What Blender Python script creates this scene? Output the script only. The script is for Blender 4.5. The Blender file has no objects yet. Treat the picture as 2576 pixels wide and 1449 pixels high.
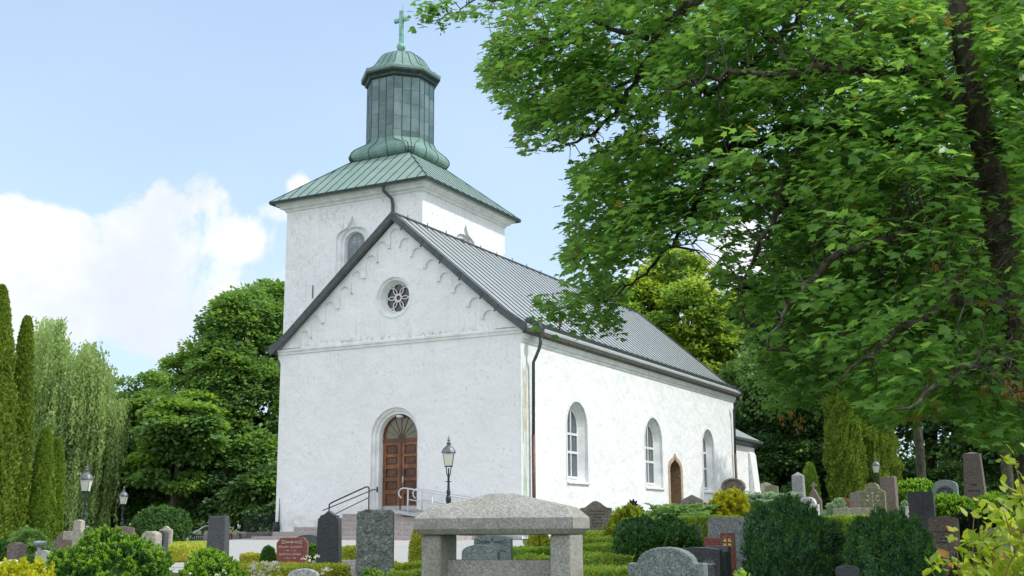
import bpy, bmesh, math, random
import numpy as np
from mathutils import Vector, Matrix
from mathutils.geometry import tessellate_polygon
R = random.Random(7); G = np.random.default_rng(11)
S = bpy.context.scene; COL = S.collection
rad = math.radians
# ------------------------------------------------------------------ camera
F, PI_, RO, CY = 2947.7, .2020, .0060, 0.0     # focal (in px of a 2575 px wide picture), pitch, roll
EYE = .307
CX0, CY0 = 1287.5, 724.5
cam = bpy.data.cameras.new('camera'); co = bpy.data.objects.new('camera', cam); COL.objects.link(co)
cam.sensor_width = 36; cam.lens = 36 * F / 2575; cam.clip_end = 3000; cam.clip_start = .1
co.matrix_world = Matrix.Translation((0, 0, EYE)) @ Matrix.Rotation(math.pi/2 + PI_, 4, 'X') @ Matrix.Rotation(-RO, 4, 'Z')
S.camera = co
S.render.resolution_x, S.render.resolution_y = 1024, 576
S.view_settings.view_transform = 'Standard'; S.view_settings.look = 'None'
S.view_settings.exposure = 0.58; S.view_settings.gamma = 1
S.render.engine = 'CYCLES'
S.cycles.max_bounces = 6; S.cycles.transparent_max_bounces = 4; S.cycles.diffuse_bounces = 3
# ------------------------------------------------------------------ node helpers
class NT:
    def __init__(s, nt): s.nt = nt; nt.nodes.clear()
    def n(s, t, ins=None, **kw):
        nd = s.nt.nodes.new(t)
        for k, v in kw.items(): setattr(nd, k, v)
        for k, v in (ins or {}).items():
            if isinstance(v, bpy.types.NodeSocket): s.nt.links.new(v, nd.inputs[k])
            else: nd.inputs[k].default_value = v
        return nd
    def m(s, op, a, b=0.0, c=0.0, clamp=False):
        nd = s.n('ShaderNodeMath', {0: a, 1: b, 2: c}, operation=op); nd.use_clamp = clamp
        return nd.outputs[0]
    def mix(s, f, a, b, bt='MIX'):
        nd = s.n('ShaderNodeMix', data_type='RGBA', blend_type=bt)
        for i, v in ((0, f), (6, a), (7, b)):
            if isinstance(v, bpy.types.NodeSocket): s.nt.links.new(v, nd.inputs[i])
            else: nd.inputs[i].default_value = v if i == 0 else (*v, 1) if len(v) == 3 else v
        return nd.outputs[2]
    def noise(s, vec, sc, det=3, ro=.55, dist=0.):
        return s.n('ShaderNodeTexNoise', {'Vector': vec, 'Scale': sc, 'Detail': det, 'Roughness': ro, 'Distortion': dist}).outputs[0]
    def ss(s, x, a, b, o0=0., o1=1.):
        return s.n('ShaderNodeMapRange', {0: x, 1: a, 2: b, 3: o0, 4: o1}, interpolation_type='SMOOTHSTEP').outputs[0]
def ray(vx, vy):                                 # picture position (2575 x 1449) -> direction
    x, y = vx - CX0, vy - CY0
    cr, sr = math.cos(RO), math.sin(RO)
    a, b = x*cr - y*sr, x*sr + y*cr
    r = (a/F, 1, -b/F)
    return Vector((r[0], math.cos(PI_)*r[1] - math.sin(PI_)*r[2], math.sin(PI_)*r[1] + math.cos(PI_)*r[2]))
def at(vx, vy, D):                               # the point D metres ahead
    r = ray(vx, vy); return Vector((0, 0, EYE)) + r*(D/r.y)
def px(vx, vy, D): return D*ray(vx, vy).length/ray(vx, vy).y/F   # metres per picture px
CROPS = {'T1': (0, 1450, 6.088), 'T2': (400, 1450, 6.088), 'T3': (790, 1550, 10.5), 'T4': (1650, 1420, 5.152), 'T5': (2050, 1350, 5.724),
         'T6': (2450, 1350, 5.724), 'T7': (1330, 1540, 9.79), 'S': (780, 1350, 4.286), 'C1': (0, 1150, 2.6933), 'C2': (750, 1150, 2.6933),
         'C3': (1500, 1150, 2.6933), 'C4': (2100, 1150, 2.6933), 'V': (0, 0, .85833)}
def cv(c, x, y):
    a, b, s = CROPS[c]; return ((a + x/s)*.85833, (b + y/s)*.85833)
# ------------------------------------------------------------------ sky and sun
SUN_EL, SUN_AZ = rad(50), rad(98)               # azimuth clockwise from +Y (ahead)
w = bpy.data.worlds.new('World'); S.world = w; w.use_nodes = True
k = NT(w.node_tree)
sky = k.n('ShaderNodeTexSky', sky_type='NISHITA', sun_disc=False, sun_elevation=SUN_EL, sun_rotation=SUN_AZ, air_density=1.0, dust_density=1.2, ozone_density=2.0)
g = k.n('ShaderNodeTexCoord').outputs['Generated']
sep = k.n('ShaderNodeSeparateXYZ', {0: g}); X, Y, Z = sep.outputs
hyp = k.m('SQRT', k.m('ADD', k.m('MULTIPLY', X, X), k.m('MULTIPLY', Y, Y)))
AZ = k.m('ARCTAN2', X, Y); EL = k.m('ARCTAN2', Z, hyp)
def ae(vx, vy): r = ray(vx, vy); return math.atan2(r.x, r.y), math.atan2(r.z, math.hypot(r.x, r.y))
field = None
for cx, cy, rx, ry in ((470, 600, 205, 140), (410, 515, 100, 62), (520, 510, 95, 70), (620, 600, 160, 85), (60, 640, 190, 110), (30, 545, 85, 55), (150, 600, 100, 60),
                       (480, 760, 420, 130), (560, 850, 240, 80), (100, 780, 260, 100), (748, 478, 42, 45), (700, 530, 80, 50), (1850, 690, 260, 160)):
    a0, e0 = ae(cx, cy); a1, e1 = ae(cx+rx, cy-ry)
    q = k.m('ADD', k.m('POWER', k.m('DIVIDE', k.m('SUBTRACT', AZ, a0), abs(a1-a0)), 2), k.m('POWER', k.m('DIVIDE', k.m('SUBTRACT', EL, e0), abs(e1-e0)), 2))
    v = k.m('SUBTRACT', 1.0, q)
    field = v if field is None else k.n('ShaderNodeMath', {0: field, 1: v, 2: .35}, operation='SMOOTH_MAX').outputs[0]
n1 = k.noise(g, 9, 9, .62, .35); n2 = k.noise(g, 3.2, 4, .5)
field = k.m('ADD', k.m('MAXIMUM', field, -1.2), k.m('MULTIPLY', k.m('SUBTRACT', n1, .5), 5.5))
cl = k.ss(field, -.12, .55)
vb = k.ss(EL, ae(500, 640)[1], ae(500, 980)[1]-.02)                # cloud base breaks up below
cl = k.m('MULTIPLY', cl, k.m('SUBTRACT', 1, k.m('MULTIPLY', vb, k.ss(n2, .62, .42, .05, .45))))
away = k.m('MULTIPLY', k.ss(k.noise(g, 2.3, 5, .6), .36, .56), k.ss(Y, .35, -.1))   # unseen bright cloud cover behind the camera, added as fill light
shade = k.m('MAXIMUM', k.ss(k.noise(g, 6, 5, .6), .38, .68), k.m('MULTIPLY', vb, .8))
ccol = k.mix(shade, (4.9, 5.0, 5.12), (3.75, 4.05, 4.45))
haze = k.m('ADD', k.ss(EL, .62, -.02, .32, .82), k.m('MULTIPLY', k.m('SUBTRACT', k.noise(g, 1.8, 5, .6, .5), .5), .5), 0, True)
base = k.mix(haze, k.mix(1.0, sky.outputs[0], (.82, 1.02, 1.10), 'MULTIPLY'), (3.5, 4.15, 4.85))
out = k.mix(k.m('MULTIPLY', away, .9), k.mix(cl, base, ccol), (6.9, 7.05, 7.3))
bg = k.n('ShaderNodeBackground', {'Color': out, 'Strength': .15})
k.n('ShaderNodeOutputWorld', {0: bg.outputs[0]})
sd = bpy.data.lights.new('sun', 'SUN'); sd.energy = 2.0; sd.angle = rad(1.2); sd.color = (1, .955, .88)
so = bpy.data.objects.new('sun', sd); COL.objects.link(so)
sdir = Vector((math.sin(SUN_AZ)*math.cos(SUN_EL), math.cos(SUN_AZ)*math.cos(SUN_EL), math.sin(SUN_EL)))
so.rotation_euler = sdir.to_track_quat('Z', 'Y').to_euler(); so.location = (40, 10, 50)
# ------------------------------------------------------------------ materials
MAT = {}
def base_mat(name):
    m = bpy.data.materials.new(name); m.use_nodes = True; MAT[name] = m; return m, NT(m.node_tree)
def finish(k, col, rough=.8, bump=None, bd=.02, metal=0., spec=.5, tr=None, trc=None):
    p = k.n('ShaderNodeBsdfPrincipled', {'Base Color': col if isinstance(col, bpy.types.NodeSocket) else (*col, 1), 'Roughness': rough, 'Metallic': metal, 'Specular IOR Level': spec})
    if bump is not None:
        b = k.n('ShaderNodeBump', {'Height': bump, 'Distance': bd, 'Strength': 1.0}); k.nt.links.new(b.outputs[0], p.inputs['Normal'])
    o = p.outputs[0]
    if tr:
        t = k.n('ShaderNodeBsdfTranslucent', {'Color': trc}); o = k.n('ShaderNodeMixShader', {0: tr, 1: o, 2: t.outputs[0]}).outputs[0]
    k.n('ShaderNodeOutputMaterial', {0: o})
def simple(name, col, rough=.6, metal=0., var=.25, sc=6, bd=.0, spec=.5):
    m, k = base_mat(name); g = k.n('ShaderNodeTexCoord').outputs['Object']
    f = k.noise(g, sc, 4, .6)
    c = k.mix(k.ss(f, .3, .7), tuple(v*(1-var) for v in col), tuple(min(1, v*(1+var)) for v in col))
    finish(k, c, rough, k.noise(g, sc*6, 3) if bd else None, bd or .01, metal, spec); return m
def granite(name, a, b, sc=90, rough=.75, stain=.35, bd=.004, c3=None, rockscale=0):
    m, k = base_mat(name); g = k.n('ShaderNodeTexCoord').outputs['Object']
    sp = k.noise(g, sc, 2, .8); c = k.mix(k.ss(sp, .38, .62), a, b)
    v = k.n('ShaderNodeTexVoronoi', {'Vector': g, 'Scale': sc*.7}).outputs['Color']
    vv = k.m('MULTIPLY_ADD', k.n('ShaderNodeSeparateColor', {0: v}).outputs[0], 1.1, .35); c = k.mix(.5, c, k.mix(1., c, vv, 'MULTIPLY'))
    st = k.ss(k.noise(g, 2.2, 5, .65), .45, .75)
    c = k.mix(k.m('MULTIPLY', st, stain), c, c3 or tuple(x*.45 for x in a))
    h = k.noise(g, sc*.5, 3, .6)
    if rockscale: h = k.m('ADD', k.m('MULTIPLY', k.noise(g, rockscale, 6, .65, .4), 12.), h); bd = bd*1.
    finish(k, c, rough, h, bd); return m
def leafmat(name, dark, light, tip=None, tr=.35, rough=.5, hs=.5, spec=.35, gain=1.5):
    dark, light = [tuple(min(.75, v*gain) for v in q) for q in (dark, light)]; tr = min(.62, tr*1.25)
    m, k = base_mat(name)
    ge = k.n('ShaderNodeNewGeometry'); ri = ge.outputs['Random Per Island']
    g = k.n('ShaderNodeTexCoord').outputs['Object']
    f = k.m('ADD', k.m('MULTIPLY', ri, .65), k.m('MULTIPLY', k.ss(k.noise(g, hs, 3), .35, .65), .35))
    c = k.mix(f, dark, light)
    if tip: c = k.mix(k.ss(ri, .965, .985), c, tip)
    tc = k.mix(1., c, (1.6, 1.5, .8), 'MULTIPLY')
    finish(k, c, rough, tr=tr, trc=tc, spec=spec); return m
# plaster: large mottling, fine dark speckle, rough float marks; streaks by the near corner pipe
def plaster(name, grime, streak=False):
    m, k = base_mat(name); g = k.n('ShaderNodeTexCoord').outputs['Object']
    mp = k.n('ShaderNodeMapping', {0: g, 3: (1, 1, .55)}).outputs[0]
    c = k.mix(k.ss(k.noise(g, .5, 5, .6), .3, .75), (.875, .88, .875), (.80, .81, .81))
    sp = k.m('MULTIPLY', k.ss(k.noise(mp, 11, 7, .75), .51, .70), k.ss(k.noise(g, .8, 4, .6), .38, .62))
    c = k.mix(k.m('MULTIPLY', sp, grime), c, (.20, .21, .21))
    sc2 = k.m('MULTIPLY', k.ss(k.noise(k.n('ShaderNodeMapping', {0: g, 2: (0, rad(35), rad(20)), 3: (1, 1, .3)}).outputs[0], 16, 5, .72, 1.5), .58, .76), .15)
    c = k.mix(sc2, c, (.34, .34, .33))
    zz = k.n('ShaderNodeSeparateXYZ', {0: g}).outputs[2]
    st3 = k.ss(k.noise(k.n('ShaderNodeMapping', {0: g, 3: (5, 5, .35)}).outputs[0], 1.4, 5, .65), .50, .70)
    c = k.mix(k.m('MULTIPLY', st3, k.m('MULTIPLY', k.ss(zz, 4.6, 6.8), .16)), c, (.42, .42, .39))
    c = k.mix(k.m('MULTIPLY', k.ss(k.noise(g, 3.1, 5, .7), .42, .62), k.ss(zz, 1.3, .1, 0, .45)), c, (.36, .37, .31))
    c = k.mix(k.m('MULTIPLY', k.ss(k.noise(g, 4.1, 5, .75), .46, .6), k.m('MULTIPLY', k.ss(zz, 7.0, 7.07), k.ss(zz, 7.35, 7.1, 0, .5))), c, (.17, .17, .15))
    if streak:
        s = k.n('ShaderNodeSeparateXYZ', {0: g}); y, z, x = s.outputs[1], s.outputs[2], s.outputs[0]
        on = k.m('MULTIPLY', k.ss(x, -.12, -.05), k.ss(y, 1.3, .5))
        nz = k.noise(k.n('ShaderNodeMapping', {0: g, 3: (1, 7, .5)}).outputs[0], 1.6, 5, .7)
        gr = k.m('MULTIPLY', k.m('MULTIPLY', k.ss(nz, .36, .6), k.m('MULTIPLY', k.ss(y, .0, .12), k.ss(y, .62, .3))), k.ss(z, 6.3, 5.3))
        c = k.mix(k.m('MULTIPLY', k.m('MULTIPLY', on, gr), .75), c, (.22, .28, .17))
        cy = k.m('MULTIPLY', k.ss(k.noise(k.n('ShaderNodeMapping', {0: g, 3: (1, 5, .8)}).outputs[0], 3.6, 4, .7), .45, .6), k.m('MULTIPLY', k.ss(y, 1.15, .55), k.ss(z, 6.6, 4)))
        c = k.mix(k.m('MULTIPLY', k.m('MULTIPLY', on, cy), .3), c, (.42, .68, .62))
        orr = k.m('MULTIPLY', k.m('MULTIPLY', k.ss(k.noise(g, 2.5, 4, .7), .38, .52), k.m('MULTIPLY', k.ss(y, .14, .22), k.ss(y, .42, .32))), k.m('MULTIPLY', k.ss(z, 3.2, 3.7), k.ss(z, 5.9, 5.4)))
        c = k.mix(k.m('MULTIPLY', k.m('MULTIPLY', on, orr), .55), c, (.50, .27, .05))
    h = k.m('ADD', k.m('MULTIPLY', k.noise(g, 1.7, 3, .5), 2.6), k.m('ADD', k.m('MULTIPLY', k.noise(k.n('ShaderNodeMapping', {0: g, 2: (rad(30), rad(30), 0), 3: (1, 1, .45)}).outputs[0], 8, 5, .6, .6), .8), k.m('MULTIPLY', k.noise(g, 45, 3), .2)))
    finish(k, c, .92, h, .03, spec=.2); return m
plaster('plaster', .5, True); plaster('plaster_tower', .75); plaster('plaster_gable', .9)
simple('white_trim', (.78, .79, .785), .85, var=.1, sc=2.5, bd=.004)
simple('roof_dark', (.075, .088, .092), .55, .3, .25, 4)
simple('seam_dark', (.05, .06, .06), .55, .2, .2, 4)
def metalroof(name, a, b, c3, rough, metal, sheet):
    m, k = base_mat(name); g = k.n('ShaderNodeTexCoord').outputs['Object']; ri = k.n('ShaderNodeNewGeometry').outputs['Random Per Island']
    c = k.mix(k.m('ADD', k.m('MULTIPLY', ri, sheet), k.m('MULTIPLY', k.ss(k.noise(g, 1.3, 6, .65), .3, .7), 1-sheet)), a, b)
    c = k.mix(k.m('MULTIPLY', k.ss(k.noise(k.n('ShaderNodeMapping', {0: g, 3: (1, 1, .3)}).outputs[0], 3.5, 6, .75), .55, .75), .55), c, c3)
    finish(k, c, rough, k.noise(g, 6, 3), .006, metal); return m
metalroof('nave_roof', (.33, .36, .35), (.41, .44, .43), (.27, .295, .285), .40, .1, .4)
metalroof('copper_roof', (.18, .275, .235), (.27, .38, .325), (.12, .19, .165), .6, .0, .25)
metalroof('copper_green', (.11, .21, .18), (.24, .37, .315), (.04, .08, .08), .55, .1, .3)
metalroof('copper_drum', (.05, .10, .10), (.19, .27, .26), (.022, .032, .04), .45, .3, .6)
simple('copper_dark', (.035, .06, .055), .5, .2, .3)
simple('cross_green', (.20, .42, .34), .55, .1, .3)
simple('pipe', (.06, .075, .075), .5, .2); simple('soffit', (.085, .085, .07), .7); simple('pipe_brown', (.10, .05, .038), .5, .1)
def wood(name, a, b):
    m, k = base_mat(name); g = k.n('ShaderNodeTexCoord').outputs['Object']
    mp = k.n('ShaderNodeMapping', {0: g, 3: (14, 14, 1.2)}).outputs[0]
    c = k.mix(k.ss(k.noise(mp, 2.2, 5, .65), .3, .7), a, b); c = k.mix(k.ss(k.noise(g, 1.2, 3), .4, .7), c, tuple(x*.6 for x in a))
    finish(k, c, .45, k.noise(mp, 6, 3), .003); return m
wood('door_wood', (.15, .052, .016), (.33, .135, .04)); wood('door_panel', (.085, .032, .018), (.16, .065, .032))
wood('shutter', (.33, .38, .41), (.42, .47, .50))
simple('frame_white', (.70, .72, .73), .5, var=.06); simple('zinc', (.42, .45, .47), .35, .5, .1)
def glass(name, c, rough=.08):
    m, k = base_mat(name); g = k.n('ShaderNodeTexCoord').outputs['Object']
    finish(k, k.mix(k.noise(g, 3, 2), tuple(x*.6 for x in c), c), rough, k.noise(g, 2.5, 2), .004, spec=.8); return m
glass('glass_pane', (.10, .12, .13)); glass('glass_fan', (.13, .12, .05), .2); glass('glass_rose', (.035, .022, .018), .15); simple('glass_lamp', (.72, .71, .62), .5, var=.08)
simple('glass_red', (.13, .03, .02), .2)
simple('iron', (.018, .022, .028), .45, .3); simple('iron_lamp', (.028, .036, .045), .42, .35, .3); simple('hood', (.16, .175, .185), .5, .5, .3)
simple('rail_white', (.58, .60, .63), .4, .1, .05)
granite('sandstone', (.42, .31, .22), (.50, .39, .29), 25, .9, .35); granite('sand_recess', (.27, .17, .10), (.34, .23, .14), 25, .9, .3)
granite('step_granite', (.36, .31, .29), (.46, .41, .39), 70, .85, .3)
granite('mon_granite', (.29, .285, .255), (.38, .375, .345), 130, .9, .7, .002, (.17, .16, .11))
granite('gr_grey', (.20, .21, .21), (.36, .37, .36), 60, .8, .4); granite('gr_dark', (.035, .038, .042), (.10, .105, .11), 70, .5, .3)
granite('gr_black', (.02, .023, .027), (.05, .055, .06), 70, .3, .2); granite('gr_green', (.10, .135, .125), (.26, .31, .29), 70, .6, .3)
granite('gr_red', (.17, .035, .022), (.27, .075, .05), 80, .3, .2); granite('gr_pink', (.19, .155, .14), (.30, .255, .235), 60, .8, .45)
granite('gr_beige', (.38, .34, .27), (.52, .48, .40), 50, .85, .35, c3=(.2, .17, .1)); granite('gr_brown', (.14, .11, .09), (.235, .185, .155), 60, .85, .35)
granite('gr_obelisk', (.10, .08, .07), (.175, .14, .12), 60, .85, .35); granite('marble', (.62, .62, .60), (.76, .76, .74), 20, .7, .35, c3=(.35, .36, .36)); granite('gr_ltgrey', (.34, .36, .35), (.5, .52, .51), 60, .7, .3)
granite('gr_rough', (.16, .18, .165), (.33, .36, .33), 40, .95, .5, .012, (.08, .10, .07), 7)
granite('gr_moss', (.16, .17, .09), (.30, .29, .19), 50, .9, .5)
simple('gold', (.75, .50, .10), .35, .6, .1); simple('letters_dark', (.02, .02, .02), .6); simple('letters_light', (.55, .52, .50), .6)
simple('bark', (.075, .062, .05), .95, 0, .45, 5, .03); simple('bark_moss', (.06, .06, .035), .95, 0, .5, 4, .03); simple('bark_birch', (.55, .55, .52), .8, 0, .4, 3)
m, k = base_mat('bark_maple'); g = k.n('ShaderNodeTexCoord').outputs['Object']
mp = k.n('ShaderNodeMapping', {0: g, 3: (1, 1, .35)}).outputs[0]
c = k.mix(k.ss(k.noise(mp, 7, 6, .7), .35, .65), (.035, .026, .02), (.13, .10, .075)); c = k.mix(k.m('MULTIPLY', k.ss(k.noise(g, 5, 5, .7), .5, .62), .7), c, (.22, .22, .18))
finish(k, c, .95, k.noise(mp, 12, 5, .7), .03)
m, k = base_mat('gravel'); g = k.n('ShaderNodeTexCoord').outputs['Object']
c = k.mix(k.noise(g, 25, 4, .8), (.27, .265, .25), (.52, .51, .49)); c = k.mix(k.m('MULTIPLY', k.ss(k.noise(g, .35, 4), .45, .65), .35), c, (.40, .38, .34)); finish(k, c, .95, k.noise(g, 40, 3), .01)
m, k = base_mat('grass'); g = k.n('ShaderNodeTexCoord').outputs['Object']
c = k.mix(k.noise(g, 14, 5, .8), (.028, .05, .014), (.075, .115, .03)); c = k.mix(k.m('MULTIPLY', k.ss(k.noise(g, .4, 4), .45, .65), .5), c, (.10, .09, .04)); finish(k, c, .95, k.noise(g, 30, 4), .03)
leafmat('maple_leaf', (.060, .148, .044), (.175, .30, .078), (.26, .22, .05), .58, .38, .8, .5, 1.6)
leafmat('maple_far', (.13, .21, .035), (.30, .38, .055), (.22, .2, .03), .4)
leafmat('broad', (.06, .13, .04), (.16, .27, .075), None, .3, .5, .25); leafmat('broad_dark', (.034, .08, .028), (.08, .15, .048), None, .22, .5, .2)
leafmat('broad_lime', (.09, .17, .035), (.19, .30, .06), None, .4, .5, .4); leafmat('birch_leaf', (.13, .20, .07), (.30, .38, .17), None, .4)
leafmat('thuja', (.07, .115, .014), (.19, .25, .03), (.14, .10, .02), .2, .7, 1.5); leafmat('thuja_fresh', (.07, .14, .015), (.16, .25, .03), None, .2, .7, 1.5)
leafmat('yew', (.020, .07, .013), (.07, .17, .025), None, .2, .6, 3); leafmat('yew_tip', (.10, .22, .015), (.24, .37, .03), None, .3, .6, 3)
leafmat('gold_leaf', (.33, .37, .015), (.60, .60, .03), None, .3, .6, 4, gain=1); leafmat('gold_conifer', (.11, .13, .012), (.30, .26, .02), None, .25, .6, 3)
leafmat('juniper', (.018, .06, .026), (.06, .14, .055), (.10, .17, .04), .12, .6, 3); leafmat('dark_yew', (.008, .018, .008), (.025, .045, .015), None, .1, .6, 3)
leafmat('box', (.11, .21, .035), (.29, .40, .07), None, .3, .55, 3); leafmat('box_yellow', (.20, .24, .03), (.42, .40, .055), None, .3, .55, 3)
leafmat('fern', (.08, .16, .05), (.19, .30, .10), None, .35); leafmat('silver_leaf', (.10, .19, .12), (.34, .42, .33), None, .25)
leafmat('lime_shrub', (.16, .27, .02), (.44, .50, .06), (.40, .20, .05), .4, .4, 4, gain=1)
leafmat('seed', (.18, .12, .035), (.38, .17, .05), None, .4, gain=1); leafmat('petal_white', (.7, .7, .66), (.85, .85, .8), None, .2, gain=1); leafmat('petal_red', (.6, .02, .01), (.8, .08, .02), None, .2, gain=1)
leafmat('petal_orange', (.8, .25, .01), (.9, .4, .02), None, .2, gain=1)
simple('stem', (.20, .09, .04), .6); simple('stem_green', (.12, .18, .05), .6)
# ------------------------------------------------------------------ mesh helpers
def link(o, parent=None):
    COL.objects.link(o)
    if parent is not None: o.parent = parent
    return o
def tag(o, label=None, cat=None, group=None, kind=None):
    for a, b in (('label', label), ('category', cat), ('group', group), ('kind', kind)):
        if b: o[a] = b
    return o
def empty(name, loc, rz=0, label=None, cat=None, group=None, sc=1.):
    o = bpy.data.objects.new(name, None); o.location = loc; o.rotation_euler = (0, 0, rz); o.scale = (sc,)*3; link(o)
    return tag(o, label, cat, group)
class MB:
    def __init__(s): s.v = []; s.f = []; s.mi = []
    def add(s, vs, fs, mi=0):
        b = len(s.v); s.v += [tuple(v) for v in vs]; s.f += [tuple(i+b for i in f) for f in fs]; s.mi += [mi]*len(fs); return s
    def box(s, x0, x1, y0, y1, z0, z1, mi=0):
        return s.add([(x, y, z) for z in (z0, z1) for x, y in ((x0, y0), (x1, y0), (x1, y1), (x0, y1))],
                     [(0, 3, 2, 1), (4, 5, 6, 7), (0, 1, 5, 4), (1, 2, 6, 5), (2, 3, 7, 6), (3, 0, 4, 7)], mi)
    def tube(s, pts, r, n=8, mi=0, cap=True):
        pts = [Vector(p) for p in pts]; rs = r if isinstance(r, (list, tuple)) else [r]*len(pts)
        vs = []; t0 = (pts[1]-pts[0]).normalized(); a = t0.orthogonal().normalized()
        for i, p in enumerate(pts):
            t = ((pts[min(i+1, len(pts)-1)]-pts[max(i-1, 0)])).normalized()
            a = (a - t*a.dot(t)); a = a.normalized() if a.length > 1e-6 else t.orthogonal().normalized(); b = t.cross(a)
            vs += [p + (a*math.cos(2*math.pi*j/n) + b*math.sin(2*math.pi*j/n))*rs[i] for j in range(n)]
        fs = [(i*n+j, i*n+(j+1) % n, (i+1)*n+(j+1) % n, (i+1)*n+j) for i in range(len(pts)-1) for j in range(n)]
        if cap: fs += [tuple(range(n-1, -1, -1)), tuple((len(pts)-1)*n+j for j in range(n))]
        return s.add(vs, fs, mi)
    def lathe(s, prof, n=24, c=(0, 0), mi=0, ph=0., z0=0.):
        vs = [(c[0]+r*math.cos(ph+2*math.pi*j/n), c[1]+r*math.sin(ph+2*math.pi*j/n), z+z0) for r, z in prof for j in range(n)]
        fs = [(i*n+j, i*n+(j+1) % n, (i+1)*n+(j+1) % n, (i+1)*n+j) for i in range(len(prof)-1) for j in range(n)]
        fs += [tuple(range(n-1, -1, -1)), tuple((len(prof)-1)*n+j for j in range(n))]
        return s.add(vs, fs, mi)
    def loops(s, rings, mi=0, cap0=False, cap1=False):
        n = len(rings[0]); vs = [p for r in rings for p in r]
        fs = [(i*n+j, i*n+(j+1) % n, (i+1)*n+(j+1) % n, (i+1)*n+j) for i in range(len(rings)-1) for j in range(n)]
        if cap0: fs.append(tuple(range(n-1, -1, -1)))
        if cap1: fs.append(tuple((len(rings)-1)*n+j for j in range(n)))
        return s.add(vs, fs, mi)
    def poly(s, outer, holes, fn, mi=0):          # flat polygon with holes, fn maps (a,b) to 3-D
        tr = tessellate_polygon([[Vector((*p, 0)) for p in l] for l in [outer]+holes])
        pts = [p for l in [outer]+holes for p in l]
        return s.add([fn(*p) for p in pts], [tuple(t) for t in tr], mi)
    def prism(s, prof, y0, y1, mi=0, fn=None):    # profile in x-z, extruded along y
        fn = fn or (lambda x, z, y: (x, y, z)); n = len(prof)
        vs = [fn(x, z, y0) for x, z in prof] + [fn(x, z, y1) for x, z in prof]
        fs = [tuple(range(n)), tuple(range(2*n-1, n-1, -1))] + [((i+1) % n, i, n+i, n+(i+1) % n) for i in range(n)]
        return s.add(vs, fs, mi)
    def build(s, name, mats, parent=None, smooth=False, bevel=0., seg=2):
        me = bpy.data.meshes.new(name); me.from_pydata(s.v, [], s.f); me.update()
        mats = mats if isinstance(mats, (list, tuple)) else [mats]
        for m in mats: me.materials.append(MAT[m])
        if len(mats) > 1: me.polygons.foreach_set('material_index', s.mi)
        b = bmesh.new(); b.from_mesh(me); bmesh.ops.remove_doubles(b, verts=b.verts, dist=1e-5); bmesh.ops.recalc_face_normals(b, faces=b.faces)
        if bevel:
            es = [e for e in b.edges if len(e.link_faces) == 2 and e.calc_face_angle(0) > .5]
            bmesh.ops.bevel(b, geom=es, offset=bevel, segments=seg, affect='EDGES', profile=.6)
        b.to_mesh(me); b.free()
        if smooth: me.shade_smooth()
        o = bpy.data.objects.new(name, me); return link(o, parent)
def text(parent, s, size, loc, mat, name='inscription', rot=(rad(90), 0, 0), depth=.002):
    cu = bpy.data.curves.new(name, 'FONT'); cu.body = s; cu.size = size; cu.align_x = 'CENTER'; cu.align_y = 'CENTER'; cu.extrude = depth; cu.resolution_u = 2
    t = bpy.data.objects.new('tmp', cu); COL.objects.link(t); dg = bpy.context.evaluated_depsgraph_get(); dg.update()
    me = bpy.data.meshes.new_from_object(t.evaluated_get(dg)); bpy.data.objects.remove(t); bpy.data.curves.remove(cu)
    me.materials.clear(); me.materials.append(MAT[mat]); me.name = name
    o = bpy.data.objects.new(name, me); link(o, parent); o.location = loc; o.rotation_euler = rot; return o
def arch(cx, hw, zb, zs, n=14, rise=None):        # closed arch outline, starts bottom left
    rise = rise or hw
    return [(cx-hw, zb)] + [(cx-hw*math.cos(math.pi*i/n), zs+rise*math.sin(math.pi*i/n)) for i in range(n+1)] + [(cx+hw, zb)]
def ogee(cx, hw, zb, zs, r1, tip, n=8):           # round shoulders running up into a point
    L = [(cx-hw, zb)]
    for i in range(n+1):
        a = math.pi*.36*i/n; L.append((cx-hw*math.cos(a), zs+r1*math.sin(a)))
    x1, z1 = L[-1]
    for i in range(1, n+1):
        t = i/n; L.append((x1+(cx-x1)*(t**.92), z1+(tip-z1)*(t**1.45)))
    return L + [(2*cx-x, z) for x, z in L[:-1][::-1]]
# ------------------------------------------------------------------ foliage engine
TM = {'leaf': ([(0, 0, 0), (.3, .35, .06), (.2, .75, .0), (0, 1, -.08), (-.2, .75, .0), (-.3, .35, .06)],),
      'quad': ([(0, 0, 0), (.34, .5, .07), (0, 1, -.05), (-.34, .5, .07)],),
      'needle': ([(-.1, 0, 0), (.1, 0, 0), (.16, .5, .03), (0, 1, 0), (-.16, .5, .03)],),
      'maple': ([(0, 0, 0), (.16, .08, .0), (.42, .02, -.05), (.36, .24, .0), (.60, .48, -.08), (.34, .52, 0), (.24, .70, 0), (.0, 1.05, -.12),
                 (-.24, .70, 0), (-.34, .52, 0), (-.60, .48, -.08), (-.36, .24, 0), (-.42, .02, -.05), (-.16, .08, 0)],),
      'samara': ([(0, 0, 0), (.13, .1, 0), (.2, .55, .05), (.1, 1, 0), (-.1, 1, 0), (-.2, .55, .05), (-.13, .1, 0)],)}
def nrm(a): return a/np.maximum(np.linalg.norm(a, axis=1, keepdims=True), 1e-9)
def rnd(n, k=3): return G.normal(size=(n, k))
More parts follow.
